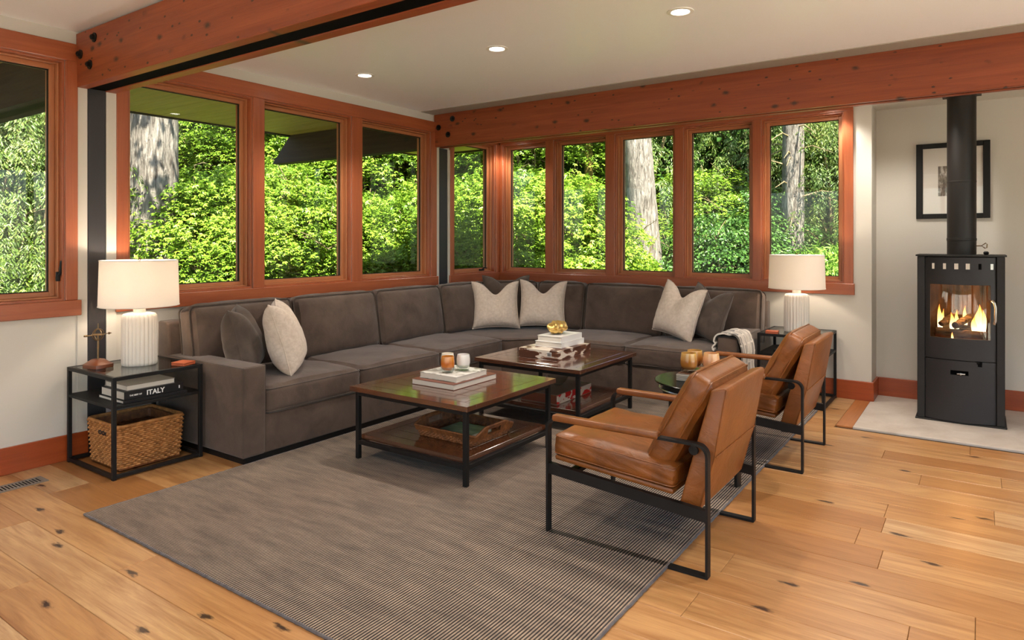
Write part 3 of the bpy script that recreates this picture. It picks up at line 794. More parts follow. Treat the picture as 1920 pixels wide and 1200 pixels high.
# ------------------------------------------------------------------ coffee tables
def coffee_table(loc, label):
    t = thing('coffee_table', label, 'coffee table', loc, 0, 'square coffee tables')
    h = .4775; z1 = .460; th = .030; bw = .085
    def top(name, hx, z):
        root = obj(name, MB().box(-hx + bw, hx - bw, -hx + bw, hx - bw, z - th, z - .0035), M['table'], t)
        n = 6; w = (2 * hx - 2 * bw) / n
        for i in range(n):
            y = -hx + bw + w * i; obj('plank', MB().box(-hx + bw + .001, hx - bw - .001, y + .0009, y + w - .0009, z - .006, z, .0015), M['table'], root)
        for sgn in (-1, 1):
            a = sorted((sgn * hx, sgn * (hx - bw)))
            obj('frame_rail', MB().box(-hx, hx, a[0], a[1], z - th, z, .002), M['table'], root)
            obj('frame_rail', MB().box(a[0], a[1], -hx + bw, hx - bw, z - th, z, .002), M['tabley'], root)
        return root
    top('table_top', h, z1); top('shelf', .425, .152)
    lg = .028; q = .452
    for sx in (-1, 1):
        for sy in (-1, 1):
            x, y = sx * (q - lg / 2), sy * (q - lg / 2); obj('leg', MB().box(x - lg / 2, x + lg / 2, y - lg / 2, y + lg / 2, .0, z1 - th, .002), M['black'], t)
    for z in (z1 - th - .014, .107):
        for sgn in (-1, 1):
            a = sgn * (q - lg / 2); obj('apron', MB().box(-q + lg, q - lg, a - lg / 2, a + lg / 2, z - .014, z + .014, .002), M['black'], t)
            obj('apron', MB().box(a - lg / 2, a + lg / 2, -q + lg, q - lg, z - .014, z + .014, .002), M['black'], t)
    return t
TZ = .0125
ct = coffee_table((-2.815, 3.395, TZ), 'near square wood coffee table with wicker tray on its shelf')
dup(ct, (-2.815, 4.68, TZ), label='far square wood coffee table with stacked books on top')
ZT = .460 + TZ

def book(name, label, x0, x1, y0, y1, z0, z1, cover, spine='+y', rz=0, cat='book', page=None, ct_=.003, group=None):
    cx, cy = (x0 + x1) / 2, (y0 + y1) / 2; a, b = (x1 - x0) / 2, (y1 - y0) / 2; h = z1 - z0
    t = thing(name, label, cat, (cx, cy, z0), math.radians(rz), group)
    mb = MB().box(-a, a, -b, b, 0, ct_, .0008); mb.box(-a, a, -b, b, h - ct_, h, .0008)
    if spine == '+y': mb.box(-a, a, b - .004, b, 0, h, .0015)
    elif spine == '-y': mb.box(-a, a, -b, -b + .004, 0, h, .0015)
    elif spine == '+x': mb.box(a - .004, a, -b, b, 0, h, .0015)
    else: mb.box(-a, -a + .004, -b, b, 0, h, .0015)
    obj('cover', mb, cover, t); i = .004
    obj('pages', MB().box(-a + i, a - i, -b + i, b - i, ct_, h - ct_), page or M['paper'], t)
    return t
book('book', 'large brown hardcover book under a white one on near coffee table', -3.013, -2.66, 3.19, 3.64, ZT, ZT + .036, M['bbrown'], '+y')
m = mat('white_cover_print', srgb(226, 224, 218), .35); base(m, ramp(m, noise(m, coords(m, (1, 1, 1)), 9, 4, .6, 1), [(.42, srgb(150, 148, 138)), (.5, srgb(226, 224, 218)), (.7, srgb(236, 234, 230))]).outputs['Color']); M['bprint'] = m
book('book', 'white book carrying three candle glasses on near coffee table', -2.995, -2.685, 3.245, 3.56, ZT + .036, ZT + .072, M['bprint'], '+y')

# ---- candle glasses
def votive(label, loc, col, top, r=.046, h=.104):
    t = thing('candle_glass', label, 'candle holder', loc, 0, 'glass candle holders')
    m = mat('tinted_glass', col, .22, coat=.8, coat_rough=.03); t_ = nd(m, 'ShaderNodeTexCoord'); sx = nd(m, 'ShaderNodeSeparateXYZ'); ln(m, t_.outputs['Object'], sx.inputs[0])
    mr = nd(m, 'ShaderNodeMapRange'); mr.inputs['From Min'].default_value = .01; mr.inputs['From Max'].default_value = h; ln(m, sx.outputs['Z'], mr.inputs['Value'])
    base(m, ramp(m, mr.outputs[0], [(.1, col), (.55, col), (1, top)]).outputs['Color'])
    m.node_tree.nodes['Principled BSDF'].inputs['Subsurface Weight'].default_value = .3
    m.node_tree.nodes['Principled BSDF'].inputs['Subsurface Radius'].default_value = (.03, .02, .01)
    pr = [(r * .62, .016), (r * .86, .026), (r * .98, .05), (r * .97, .075), (r * .86, h), (r * .82, h), (r * .90, .075), (r * .90, .05), (r * .7, .034), (.001, .03)]
    obj('tinted_cup', MB().lathe(pr, n=32), m, t)
    obj('clear_base', MB().lathe([(.001, 0), (r * .70, 0), (r * .84, .007), (r * .93, .02), (r * 1.0, .036), (r * .985, .036), (r * .87, .025), (r * .62, .0155), (.001, .015)], n=32, cap=False), M['clear'], t)
    return t
AMB, AMBT = srgb(190, 104, 18), srgb(222, 150, 60)
zb = ZT + .073
votive('amber candle glass on the white book', (-2.832, 3.335, zb), AMB, AMBT)
votive('white candle glass beside the amber one, nearer the far table', (-2.795, 3.45, zb), srgb(226, 220, 216), srgb(238, 234, 230))
votive('cream candle glass hidden behind the amber one', (-2.905, 3.42, zb), srgb(238, 228, 206), srgb(246, 240, 226))

# ---- wicker tray and magazine on the near table's shelf
def weave_box(mb, x0, x1, y0, y1, z0, z1, rows, step, r, flare=0.0, gap=None):
    """rows of strands running round a box, waving in and out over stakes"""
    for k in range(rows):
        z = z0 + (z1 - z0) * (k + .5) / rows; f = flare * (k + .5) / rows; pts = []
        a0, a1, b0, b1 = x0 - f, x1 + f, y0 - f, y1 + f; per = [((a0, b0), (a1, b0), (0, -1)), ((a1, b0), (a1, b1), (1, 0)), ((a1, b1), (a0, b1), (0, 1)), ((a0, b1), (a0, b0), (-1, 0))]
        i = 0
        for (p, q, n_) in per:
            L_ = math.dist(p, q); m_ = max(2, int(L_ / step))
            for j in range(m_):
                t = (j + .5) / m_; w = r * .75 * (1 if (i + k) % 2 else -1)
                pts.append((p[0] + (q[0] - p[0]) * t + n_[0] * w, p[1] + (q[1] - p[1]) * t + n_[1] * w, z + R.uniform(-.0012, .0012))); i += 1
        mb.tube(pts, r, 5, closed=True)
tray = thing('wicker_tray', 'brown woven rattan tray with cut-out handles on near table shelf', 'tray', (-2.70, 3.34, .152 + TZ))
w_ = MB(); weave_box(w_, -.215, .215, -.175, .175, .004, .040, 5, .014, .0052, .012); obj('woven_side', w_, M['wickerd'], tray)
def tray_rim():
    for (sgn) in (-1, 1):
        mb = MB()
        for i in range(60):           # long sides: upright stakes
            x = -.23 + .46 * i / 59; y = sgn * .19
            mb.tube([(x, y - sgn * .004, .036), (x, y + sgn * .008, .066)], .0042, 5)
        obj('stake_band', mb, M['wickerd'], tray)
        mb = MB()
        for i in range(46):           # short sides rise to a handle, with an opening
            y = -.19 + .38 * i / 45; q = abs(y) / .19; hh = .066 + .034 * max(0, min(1, (1 - q) / .45)); x = sgn * .232
            if q < .36: mb.tube([(x + sgn * .012, y, hh - .016), (x + sgn * .014, y, hh)], .0044, 5); mb.tube([(x, y, .036), (x + sgn * .003, y, .05)], .0044, 5)
            else: mb.tube([(x, y, .036), (x + sgn * .014, y, hh)], .0044, 5)
        obj('handle_end', mb, M['wickerd'], tray)
    pts = []
    for i in range(40): pts.append((-.24 + .48 * i / 40, -.198, .068))
    for i in range(40): y = -.198 + .396 * i / 40; pts.append((.247, y, .068 + .034 * max(0, min(1, (1 - abs(y) / .19) / .45))))
    for i in range(40): pts.append((.24 - .48 * i / 40, .198, .068))
    for i in range(40): y = .198 - .396 * i / 40; pts.append((-.247, y, .068 + .034 * max(0, min(1, (1 - abs(y) / .19) / .45))))
    obj('rim', MB().tube(pts, .007, 6, closed=True), M['wickerd'], tray)
    obj('tray_base', MB().rbox(-.215, .215, -.175, .175, 0, .008, .003, 2), M['wickerd'], tray)
tray_rim()
m = mat('magazine_cover', srgb(110, 140, 120), .3); M['mag'] = m
base(m, ramp(m, noise(m, coords(m, (2, 6, 1)), 2.5, 4, .6, .5), [(.3, srgb(60, 96, 72)), (.55, srgb(126, 156, 134)), (.75, srgb(200, 210, 200))]).outputs['Color'])
book('magazine', 'green and white magazine lying in the wicker tray', -2.83, -2.57, 3.24, 3.46, .152 + TZ + .010, .152 + TZ + .034, M['mag'], '+y', cat='magazine', ct_=.0015)

# ---- books on the far table
m = mat('brown_print', srgb(220, 206, 188), .4); M['bprint2'] = m
nz = noise(m, coords(m, (1.6, 1.6, 5)), 4.2, 4, .55, .8); base(m, ramp(m, nz, [(.44, srgb(80, 44, 26)), (.5, srgb(120, 76, 50)), (.54, srgb(224, 212, 196))]).outputs['Color'])
bk = book('book', 'thick brown and cream patterned book lowest in the far table stack', -3.02, -2.66, 4.43, 4.97, ZT, ZT + .072, M['bprint2'], '-y', rz=0, ct_=.004, page=M['bprint2'])
bc = MB(); 
bc.box(.085, .125, -.2715, -.2705, .024, .060); obj('barcode_label', bc, M['bwhite'], bk)
bc = MB()
for i in range(11): bc.box(.089 + i * .0031, .0902 + i * .0031 + (.0008 if i % 3 == 0 else 0), -.2722, -.2712, .029, .056)
obj('barcode', bc, M['ink'], bk)
def spinetext(parent, s, size, x, y, z, face, mt):
    mb = txt(s, size)
    if face == '-y': Mx = Matrix.Translation((x, y, z)) @ Matrix.Rotation(math.pi / 2, 4, 'X')
    else: Mx = Matrix.Translation((x, y, z)) @ Matrix.Rotation(math.pi / 2, 4, 'Z') @ Matrix.Rotation(math.pi / 2, 4, 'X')
    mb.xf(Mx); obj('lettering', mb, mt, parent, smooth=0)
book('book', 'white hardcover book in the middle of the far table stack', -2.965, -2.712, 4.58, 4.945, ZT + .072, ZT + .115, M['bwhite'], '+x')
book('book', 'white hardcover book on top of the stack under the gold ornament', -2.945, -2.722, 4.585, 4.925, ZT + .115, ZT + .160, M['bwhite'], '+x')
def gold():
    t = thing('gold_ornament', 'shiny gold lumpy knot ornament topping the book stack', 'ornament', (-2.845, 4.73, ZT + .160))
    b = bmesh.new(); bmesh.ops.create_icosphere(b, subdivisions=4, radius=1)
    for v in b.verts:
        p = v.co.copy(); k = 1 + .13 * math.sin(p.x * 6 + p.z * 3) * math.cos(p.y * 5 + 1) + .07 * math.sin(p.y * 11 + p.x * 4)
        groove = .06 * math.exp(-((p.z + .25) / .10) ** 2)
        v.co = Vector((p.x * .070, p.y * .098, p.z * .052)) * (k - groove)
    z0 = min(v.co.z for v in b.verts)
    for v in b.verts: v.co.z -= z0
    obj('knot', MB().bm(b), M['gold'], t)
gold()
# ---- lower shelf of the far table
zs = .152 + TZ
m = mat('red_white_print', srgb(214, 208, 200), .4); M['redprint'] = m
base(m, ramp(m, noise(m, coords(m, (1.5, 3, 5)), 2.6, 3, .5, 1.6), [(.42, srgb(186, 20, 26)), (.47, srgb(186, 20, 26)), (.5, srgb(206, 198, 190)), (.72, srgb(216, 210, 204)), (.78, srgb(190, 26, 30))]).outputs['Color'])
bk = book('book', 'thick book with red and white spine on the far table shelf', -2.93, -2.60, 4.32, 4.86, zs, zs + .075, mat('grey_brown_cover', srgb(126, 112, 98), .3), '-x', ct_=.004, page=M['bbrown'])
obj('printed_spine', MB().box(.160, .167, -.268, .268, .003, .072, .002), M['redprint'], bk)
gp = thing('glass_vessel', 'clear glass bowl standing on the book on the far table shelf', 'bowl', (-2.78, 4.64, zs + .075))
obj('bowl_wall', MB().lathe([(.03, 0), (.034, .003), (.06, .03), (.085, .075), (.083, .075), (.057, .031), (.03, .006), (.001, .005)], n=28), M['clear'], gp)

# ------------------------------------------------------------------ round side table
rt = thing('round_side_table', 'small round side table with dark glass top between the armchairs', 'side table', (-1.325, 3.885, 0))
zr = .578
obj('glass_top', MB().lathe([(.001, zr - .012), (.283, zr - .012), (.29, zr - .008), (.29, zr - .003), (.286, zr), (.001, zr)], n=56), M['gglass'], rt)
obj('apron_ring', MB().lathe([(.235, zr - .075), (.245, zr - .075), (.245, zr - .014), (.235, zr - .014), (.235, zr - .075)], n=48, cap=False), M['stoved'], rt)
obj('steel_hoop', MB().tube([(.262 * math.cos(a * .1309), .262 * math.sin(a * .1309), zr - .045) for a in range(48)], .006, 8, closed=True), M['chrome'], rt)
for a in (-14, 106, 226):
    ca, sa = math.cos(math.radians(a)), math.sin(math.radians(a))
    o = obj('leg', MB().rbox(-.024, .024, -.010, .010, ZR if a > 0 else ZR, zr - .02, .004, 2).xf(Matrix.Translation((.21 * ca, .21 * sa, 0)) @ Matrix.Rotation(math.radians(a + 90), 4, 'Z')), M['stoved'], rt)
    obj('bolt', MB().cyl((.222 * ca, .222 * sa, .30), (.2265 * ca, .2265 * sa, .30), .013, 14), M['chrome'], o)
obj('lower_ring', MB().tube([(.2 * math.cos(a * .1309), .2 * math.sin(a * .1309), .16) for a in range(48)], .007, 8, closed=True), M['stoved'], rt)
bk = book('book', 'grey ridged stack of papers under candle glasses on round table', -1.46, -1.20, 3.78, 4.03, zr, zr + .042, M['bgrey'], '-y', page=M['bgrey'])
for i in range(4): obj('page_ridge', MB().box(-.131, .131, -.127, -.1252, .006 + i * .009, .010 + i * .009), M['paper'], bk)
obj('print_sheet', MB().box(-.125, .125, -.12, .12, .0421, .0432), M['bprint2'], bk)
TA, TT = srgb(170, 110, 40), srgb(216, 172, 96)
zv = zr + .044
votive('brown amber candle glass on the round table, nearest the sofa side', (-1.415, 3.86, zv), TA, TT, .05, .112)
votive('peach candle glass on the round table', (-1.305, 3.935, zv), srgb(214, 158, 120), srgb(228, 182, 130), .05, .112)
votive('amber candle glass at the back of the round table', (-1.42, 3.975, zv), TA, TT, .05, .112)

# ------------------------------------------------------------------ leather armchairs
def armchair(loc, label):
    """front faces -x; base centre at loc"""
    t = thing('armchair', label, 'armchair', loc, 0, 'leather armchairs')
    xf_, xb, th, w = -.392, .392, .011, .036
    for sy in (-1, 1):
        ya, yb = sorted((sy * .362, sy * (.362 - w)))
        out = rrect(xf_, xb, 0, .553, [.05, .05, .004, .004], 6); inn = rrect(xf_ + th, xb - th, th, .553 - th, [.04, .04, .002, .002], 6)
        sf = obj('side_frame', MB().band(out, inn, ya, yb), M['black'], t)
        obj('seat_rail', MB().prism([(xf_ + th, .287), (xb - th, .232), (xb - th, .280), (xf_ + th, .337)], sy * .362 - sy * .004, sy * .362 - sy * (w - .004), ax='y'), M['black'], t)
        obj('arm_pad', MB().rbox(xf_ + .034, .175, ya - .006, yb + .006, .541, .572, .010, 3), M['leather'], t)
        kn = MB().cyl((.318, sy * .326, .512), (.318, sy * .312, .512), .020, 18); obj('pivot_knob', kn, M['black'], sf)
    for (x, z) in ((-.30, .285), (.28, .238)): obj('cross_bar', MB().box(x - .02, x + .02, -.326, .326, z - .012, z + .012, .002), M['black'], t)
    Ms = Matrix.Translation((-.075, 0, .372)) @ Matrix.Rotation(math.radians(4.2), 4, 'Y')
    obj('seat_deck', MB().rbox(-.30, .30, -.305, .305, -.055, -.028, .010, 2).xf(Ms), M['leather2'], t)
    c = obj('seat_cushion', MB().cushion(.305, .318, .052, .026, (.004, .003, .020), 16, Ms @ Matrix.Translation((0, 0, .025)), .0035, 3), M['leather'], t)
    mb = MB()
    for z in (.064, -.016): mb.tube([tuple(Ms @ Vector(q)) for q in roundpath([(-.303, -.316, z), (.303, -.316, z), (.303, .316, z), (-.303, .316, z)], .03)], .0035, 6, closed=True)
    obj('seam_welt', mb, M['leather2'], c)
    # back shell: upright slab leaning back, lower part tucked in
    sh = obj('back_shell', MB().prism([(.235, .232), (.300, .215), (.338, .262), (.402, .490), (.452, .775), (.440, .785), (.385, .770), (.245, .262)], -.300, .300, .010, 3, ax='y'), M['leather2'], t)
    obj('seam_welt', MB().tube([(.4045, -.296, .49), (.4045, .296, .49)], .0028, 6), M['leather'], sh)
    for sy in (-1, 1): obj('edge_welt', MB().tube([(.302, sy * .2985, .222), (.337, sy * .2985, .264), (.4, sy * .2985, .49), (.449, sy * .2985, .778)], .0028, 6), M['leather'], sh)
    Mb = Matrix.Translation((.232, 0, .604)) @ Matrix.Rotation(math.radians(-62), 4, 'Y')
    c = obj('back_cushion', MB().cushion(.235, .288, .058, .038, (.006, .004, .024), 16, Mb, .004, 8), M['leather'], t)
    mb = MB()
    for z in (.040, -.040): mb.tube([tuple(Mb @ Vector(q)) for q in roundpath([(-.236, -.287, z), (.236, -.287, z), (.236, .287, z), (-.236, .287, z)], .045)], .0035, 6, closed=True)
    obj('seam_welt', mb, M['leather2'], c)
    return t
ch = armchair((-1.312, 3.090, TZ - .012), 'near tan leather armchair with black steel frame on the rug edge')
dup(ch, (-1.262, 4.650, TZ - .012), label='far tan leather armchair beside the lamp table')

# ------------------------------------------------------------------ end tables, lamps and what is on them
def end_table(loc, label, hx, hy):
    t = thing('end_table', label, 'end table', loc, 0, 'black metal end tables')
    b = .022; H = .60
    for sx in (-1, 1):
        for sy in (-1, 1):
            x, y = sx * (hx - b / 2), sy * (hy - b / 2); obj('leg', MB().box(x - b / 2, x + b / 2, y - b / 2, y + b / 2, 0, H, .0015), M['black'], t)
    for z in (H - b, .008):
        for s in (-1, 1):
            y = s * (hy - b / 2); obj('rail', MB().box(-hx + b, hx - b, y - b / 2, y + b / 2, z, z + b, .0015), M['black'], t)
            x = s * (hx - b / 2); obj('rail', MB().box(x - b / 2, x + b / 2, -hy + b, hy - b, z, z + b, .0015), M['black'], t)
    obj('shelf', MB().box(-hx + .002, hx - .002, -hy + .002, hy - .002, .412, .430, .0015), M['black'], t)
    obj('glass_top', MB().box(-hx + b, hx - b, -hy + b, hy - b, H - .008, H - .001), M['tglass'], t, smooth=0)
    return t
end_table((-4.432, 2.150, 0), 'black metal end table with glass top beside the near sofa arm', .302, .275)
end_table((-1.315, 6.265, 0), 'black metal end table behind the far armchair', .268, .285)
def lamp(loc, label, power):
    t = thing('table_lamp', label, 'lamp', loc, 0, 'ribbed white table lamps')
    obj('ribbed_body', MB().lathe([(.001, 0), (.098, 0), (.103, .006), (.1045, .02), (.103, .30), (.101, .315), (.092, .327), (.07, .333), (.036, .336), (.001, .336)], n=192, rib=24, ribd=.065), M['ceramic'], t)
    obj('neck', MB().lathe([(.036, .334), (.036, .40), (.001, .40)], n=24), M['ceramic'], t)
    sh = MB(); r0, r1, z0, z1 = .232, .224, .378, .672; n = 64
    prof = [(r0, z0), (r1, z1), (r1 - .002, z1), (r0 - .002, z0), (r0, z0)]
    s = obj('lamp_shade', sh.lathe(prof, n=n, cap=False), M['shade'], t)
    for (rq, zq) in ((r0, z0 + .002), (r1, z1 - .002)): obj('shade_trim', MB().tube([(rq * math.cos(i * .0982), rq * math.sin(i * .0982), zq) for i in range(64)], .003, 6, closed=True), M['shade'], s)
    hp = MB().cyl((0, 0, .40), (0, 0, .43), .018, 14).cyl((0, 0, .43), (0, 0, .66), .004, 8)
    for a in (0, 120, 240): hp.cyl((0, 0, .655), (r1 * math.cos(math.radians(a)), r1 * math.sin(math.radians(a)), .655), .002, 6)
    obj('harp', hp, M['bronze'], t)
    obj('finial', MB().lathe([(.001, .655), (.006, .658), (.004, .668), (.010, .676), (.006, .686), (.001, .688)], n=16), M['bronze'], t)
    em = mat('lamp_bulb', (1, 1, 1, 1), .5, emit=(1, .85, .66, 1), estr=5)
    obj('bulb', MB().lathe([(.001, .43), (.014, .435), (.028, .47), (.03, .49), (.02, .515), (.001, .522)], n=18), em, t)
    ld = bpy.data.lights.new('bulb_light', 'POINT'); ld.energy = power; ld.color = (1.0, .83, .64); ld.shadow_soft_size = .035
    lo = bpy.data.objects.new('bulb_light', ld); COL.objects.link(lo); lo.parent = t; lo.location = (0, 0, .56)
    return t
lamp((-4.455, 2.185, .600), 'white ribbed lamp on the end table by the near sofa arm', 5.0)
lamp((-1.322, 6.265, .600), 'white ribbed lamp behind the far armchair', 5.0)

# compass ornament
t = thing('compass_ornament', 'bronze armillary compass on a wooden block base by the lamp', 'ornament', (-4.565, 1.985, .600), math.radians(10))
ba = MB().prism(rrect(-.075, .075, -.065, .065, .03, 2), 0, .022); 
n4 = rrect(-.072, .072, -.062, .062, .028, 2); n5 = rrect(-.032, .032, -.026, .026, .01, 2)
N_ = len(n4); ba.add([(p[0], p[1], .022) for p in n4] + [(p[0], p[1], .052) for p in n5], [(i, (i + 1) % N_, N_ + (i + 1) % N_, N_ + i) for i in range(N_)] + [tuple(range(N_, 2 * N_))])
obj('wood_base', ba, M['redwood'], t)
obj('stem', MB().cyl((0, 0, .05), (0, 0, .205), .0055, 10).cyl((0, 0, .24), (0, 0, .275), .003, 8), M['bronze'], t)
rg = MB().tube([(0, .036 * math.cos(a * .196), .205 + .036 * math.sin(a * .196)) for a in range(32)], .0032, 6, closed=True)
rg.tube([(.034 * math.cos(a * .196), 0, .205 + .034 * math.sin(a * .196)) for a in range(32)], .0028, 6, closed=True).tube([(.034 * math.cos(a * .196), .034 * math.sin(a * .196), .205) for a in range(32)], .0028, 6, closed=True)
obj('rings', rg, M['bronze'], t)
obj('arrow', MB().cyl((0, -.085, .205), (0, .085, .205), .0026, 8).cyl((0, .07, .205), (0, .09, .205), .008, 8, r2=.0005).cyl((0, -.088, .205), (0, -.07, .205), .006, 8), M['bronze'], t)
for (loc, lab, rz) in (((-4.20, 2.335, .600), 'small terracotta coaster box on the near end table', 20), ((-1.470, 6.03, .600), 'small terracotta coaster box on the far end table', 6)):
    t = thing('coaster_box', lab, 'box', loc, math.radians(rz), 'terracotta coaster boxes')
    obj('box_body', MB().rbox(-.05, .05, -.05, .05, 0, .014, .003, 2), M['coaster'], t); obj('lid', MB().rbox(-.051, .051, -.051, .051, .0145, .022, .003, 2), M['coaster'], t)

# books on the near end table's shelf
book('book', 'thin pale-spined book at the bottom of the end table stack', -4.47, -4.155, 1.945, 2.335, .431, .448, M['bblack'], '+x', ct_=.0015)
ib = book('book', 'black book with white ITALY lettering on the end table shelf', -4.46, -4.165, 1.955, 2.315, .4485, .498, M['bblack'], '+x', ct_=.003)
spinetext(ib, 'ITALY', .042, .1478, -.050, .0100, '+x', M['letter']); spinetext(ib, 'THE BEST OF', .0125, .1478, -.150, .019, '+x', M['letter'])
obj('spine_crest', MB().box(.1470, .1482, .150, .157, .016, .034, .0005), M['letter'], ib)
pb = book('book', 'grey book on top of the end table stack', -4.45, -4.18, 1.975, 2.27, .4985, .530, M['bgrey'], '-x', ct_=.003)
# books on the far end table's shelf
book('book', 'black book at the bottom of the far end table shelf', -1.47, -1.15, 6.08, 6.34, .431, .452, M['bblack'], '-y')
book('book', 'pale book on top of the black one on the far end table', -1.44, -1.18, 6.10, 6.32, .4525, .475, M['bwhite'], '-y')

# wicker basket
bs = thing('wicker_basket', 'woven honey-coloured basket under the near end table', 'basket', (-4.425, 2.15, .009))
w_ = MB(); weave_box(w_, -.185, .185, -.185, .185, .012, .268, 20, .020, .0074, .014); obj('woven_wall', w_, M['wicker'], bs)
obj('inner_lining', MB().band(rrect(-.186, .186, -.186, .186, .02), rrect(-.176, .176, -.176, .176, .02), .01, .262, ax='z'), M['wickerd'], bs)
obj('basket_base', MB().rbox(-.185, .185, -.185, .185, .002, .014, .004, 2), M['wickerd'], bs)
obj('rim', MB().tube([(p[0], p[1], .27) for p in rrect(-.200, .200, -.200, .200, .03)], .010, 8, closed=True), M['wicker'], bs)
obj('grip_opening', MB().rbox(-.05, .05, -.2055, -.196, .195, .222, .004, 2), M['bblack'], bs)
w2 = MB()
for i in range(7):
    for j in range(9): w2.add([(-.17 + .048 * i, -.17 + .037 * j, .205), (-.125 + .048 * i, -.17 + .037 * j, .212), (-.125 + .048 * i, -.137 + .037 * j, .205), (-.17 + .048 * i, -.137 + .037 * j, .212)], [(0, 1, 2, 3)])
obj('contents', w2, M['wickerd'], bs)

# ------------------------------------------------------------------ floor register
t = thing('floor_vent', 'bronze slotted floor register by the left baseboard', 'vent', (-4.51, 1.40, 0))
obj('vent_frame', MB().band(rrect(-.062, .062, -.27, .27, .004, 2), rrect(-.042, .042, -.25, .25, .002, 2), .0005, .004, ax='z'), M['bgrey'], t)
obj('vent_well', MB().box(-.042, .042, -.25, .25, .0003, .0008), M['void'], t)
for i in range(30):
    y = -.245 + .49 * i / 29; obj('vent_bar', MB().box(-.042, .042, y - .004, y + .004, .001, .0036), M['bgrey'], t)

# ------------------------------------------------------------------ stove
st = thing('wood_stove', 'black freestanding stove with lit fire and flue pipe', 'stove', (-.128, 6.38, .001))
def so(name, mb, mt, parent=None, **k): return obj(name, mb, mt, parent or st, **k)
# local frame: x -.28..+.28, front at y=-.215, back +.22
HW = .279
def bow(x, d): return -.20 - d * (1 - (x / .23) ** 2)
def bowed(x0, x1, z0, z1, d, t_, n=20, hole=None):
    """curved front plate between x0..x1, optional rectangular hole (hx0,hx1,hz0,hz1)"""
    xs_ = sorted(set([x0 + (x1 - x0) * i / n for i in range(n + 1)] + (list(hole[:2]) if hole else [])))
    zs_ = sorted(set([z0, z1] + (list(hole[2:]) if hole else [])))
    nx_, nz_ = len(xs_), len(zs_); mb = MB()
    for off in (0, t_):
        for z in zs_:
            for x in xs_: mb.v.append((x, bow(x, d) + off, z))
    B_ = nx_ * nz_
    def kept(i, j):
        if not (0 <= i < nx_ - 1 and 0 <= j < nz_ - 1): return False
        return not (hole and xs_[i] >= hole[0] - 1e-6 and xs_[i + 1] <= hole[1] + 1e-6 and zs_[j] >= hole[2] - 1e-6 and zs_[j + 1] <= hole[3] + 1e-6)
    for i in range(nx_ - 1):
        for j in range(nz_ - 1):
            if not kept(i, j): continue
            p, q, r_, u_ = j * nx_ + i, j * nx_ + i + 1, (j + 1) * nx_ + i + 1, (j + 1) * nx_ + i
            mb.f += [(p, q, r_, u_), (B_ + u_, B_ + r_, B_ + q, B_ + p)]
            if not kept(i - 1, j): mb.f.append((p, u_, B_ + u_, B_ + p))
            if not kept(i + 1, j): mb.f.append((q, B_ + q, B_ + r_, r_))
            if not kept(i, j - 1): mb.f.append((p, B_ + p, B_ + q, q))
            if not kept(i, j + 1): mb.f.append((u_, r_, B_ + r_, B_ + u_))
    used = sorted({i for f in mb.f for i in f}); mp = {o: k for k, o in enumerate(used)}
    mb.v = [mb.v[i] for i in used]; mb.f = [tuple(mp[i] for i in f) for f in mb.f]
    return mb
for s in (-1, 1): so('side_panel', MB().box(*sorted((s * HW, s * .228)), -.215, .20, .012, 1.275, .003), M['stoved'])
so('back_panel', MB().box(-.228, .228, .17, .20, .012, 1.275, .003), M['stoved'])
so('base_plate', MB().box(-.292, .292, -.228, .21, 0, .012, .002), M['stoved'])
so('top_plate', MB().prism([(-.290, -.222)] + [(x * .0290, bow(x * .0230, .045) - .018) for x in range(-9, 10)] + [(.290, -.222), (.290, .215), (-.290, .215)], 1.275, 1.287), M['stoved'])
dr = so('fire_door', bowed(-.226, .226, .487, 1.268, .050, .016, 24, (-.192, .192, .650, 1.060)), M['stove'])
lr = so('lower_door', bowed(-.226, .226, .016, .481, .050, .016, 24, (-.06, .055, .372, .408)), M['stove'])
so('air_slider', MB().rbox(-.02, .035, -.252, -.225, .378, .388, .003, 2).rbox(0, .012, -.262, -.245, .374, .392, .003, 2), M['chrome'], lr)
so('slot_back', MB().box(-.065, .06, -.222, -.214, .365, .415), M['void'], lr)
gm = pane('stove_glass', (.86, .82, .76, 1), .04, .4)
so('door_glass', bowed(-.19, .19, .652, 1.058, .046, .004, 16), gm, dr, smooth=60)
for i in range(6):
    x = -.18 + .0725 * i; y = bow(x + .012, .05)
    so('vent_window', MB().box(x, x + .026, y - .0012, y + .004, 1.178, 1.222, .0005), M['ceramic'] if i < 4 else (M['void'] if i == 4 else M['chrome']), dr)
so('handle', MB().tube([(.200, bow(.20, .05), .945), (.203, -.262, .948), (.214, -.272, .935), (.222, -.272, .90), (.220, -.272, .80), (.212, -.268, .775)], .009, 10), M['chrome'], dr)
so('latch', MB().rbox(.098, .140, -.238, -.215, .446, .484, .003, 2).rbox(.106, .130, -.25, -.23, .466, .480, .003, 2), M['void'], lr)
so('latch_tongue', MB().rbox(.107, .129, -.2495, -.236, .470, .480, .002, 2), M['chrome'], lr)
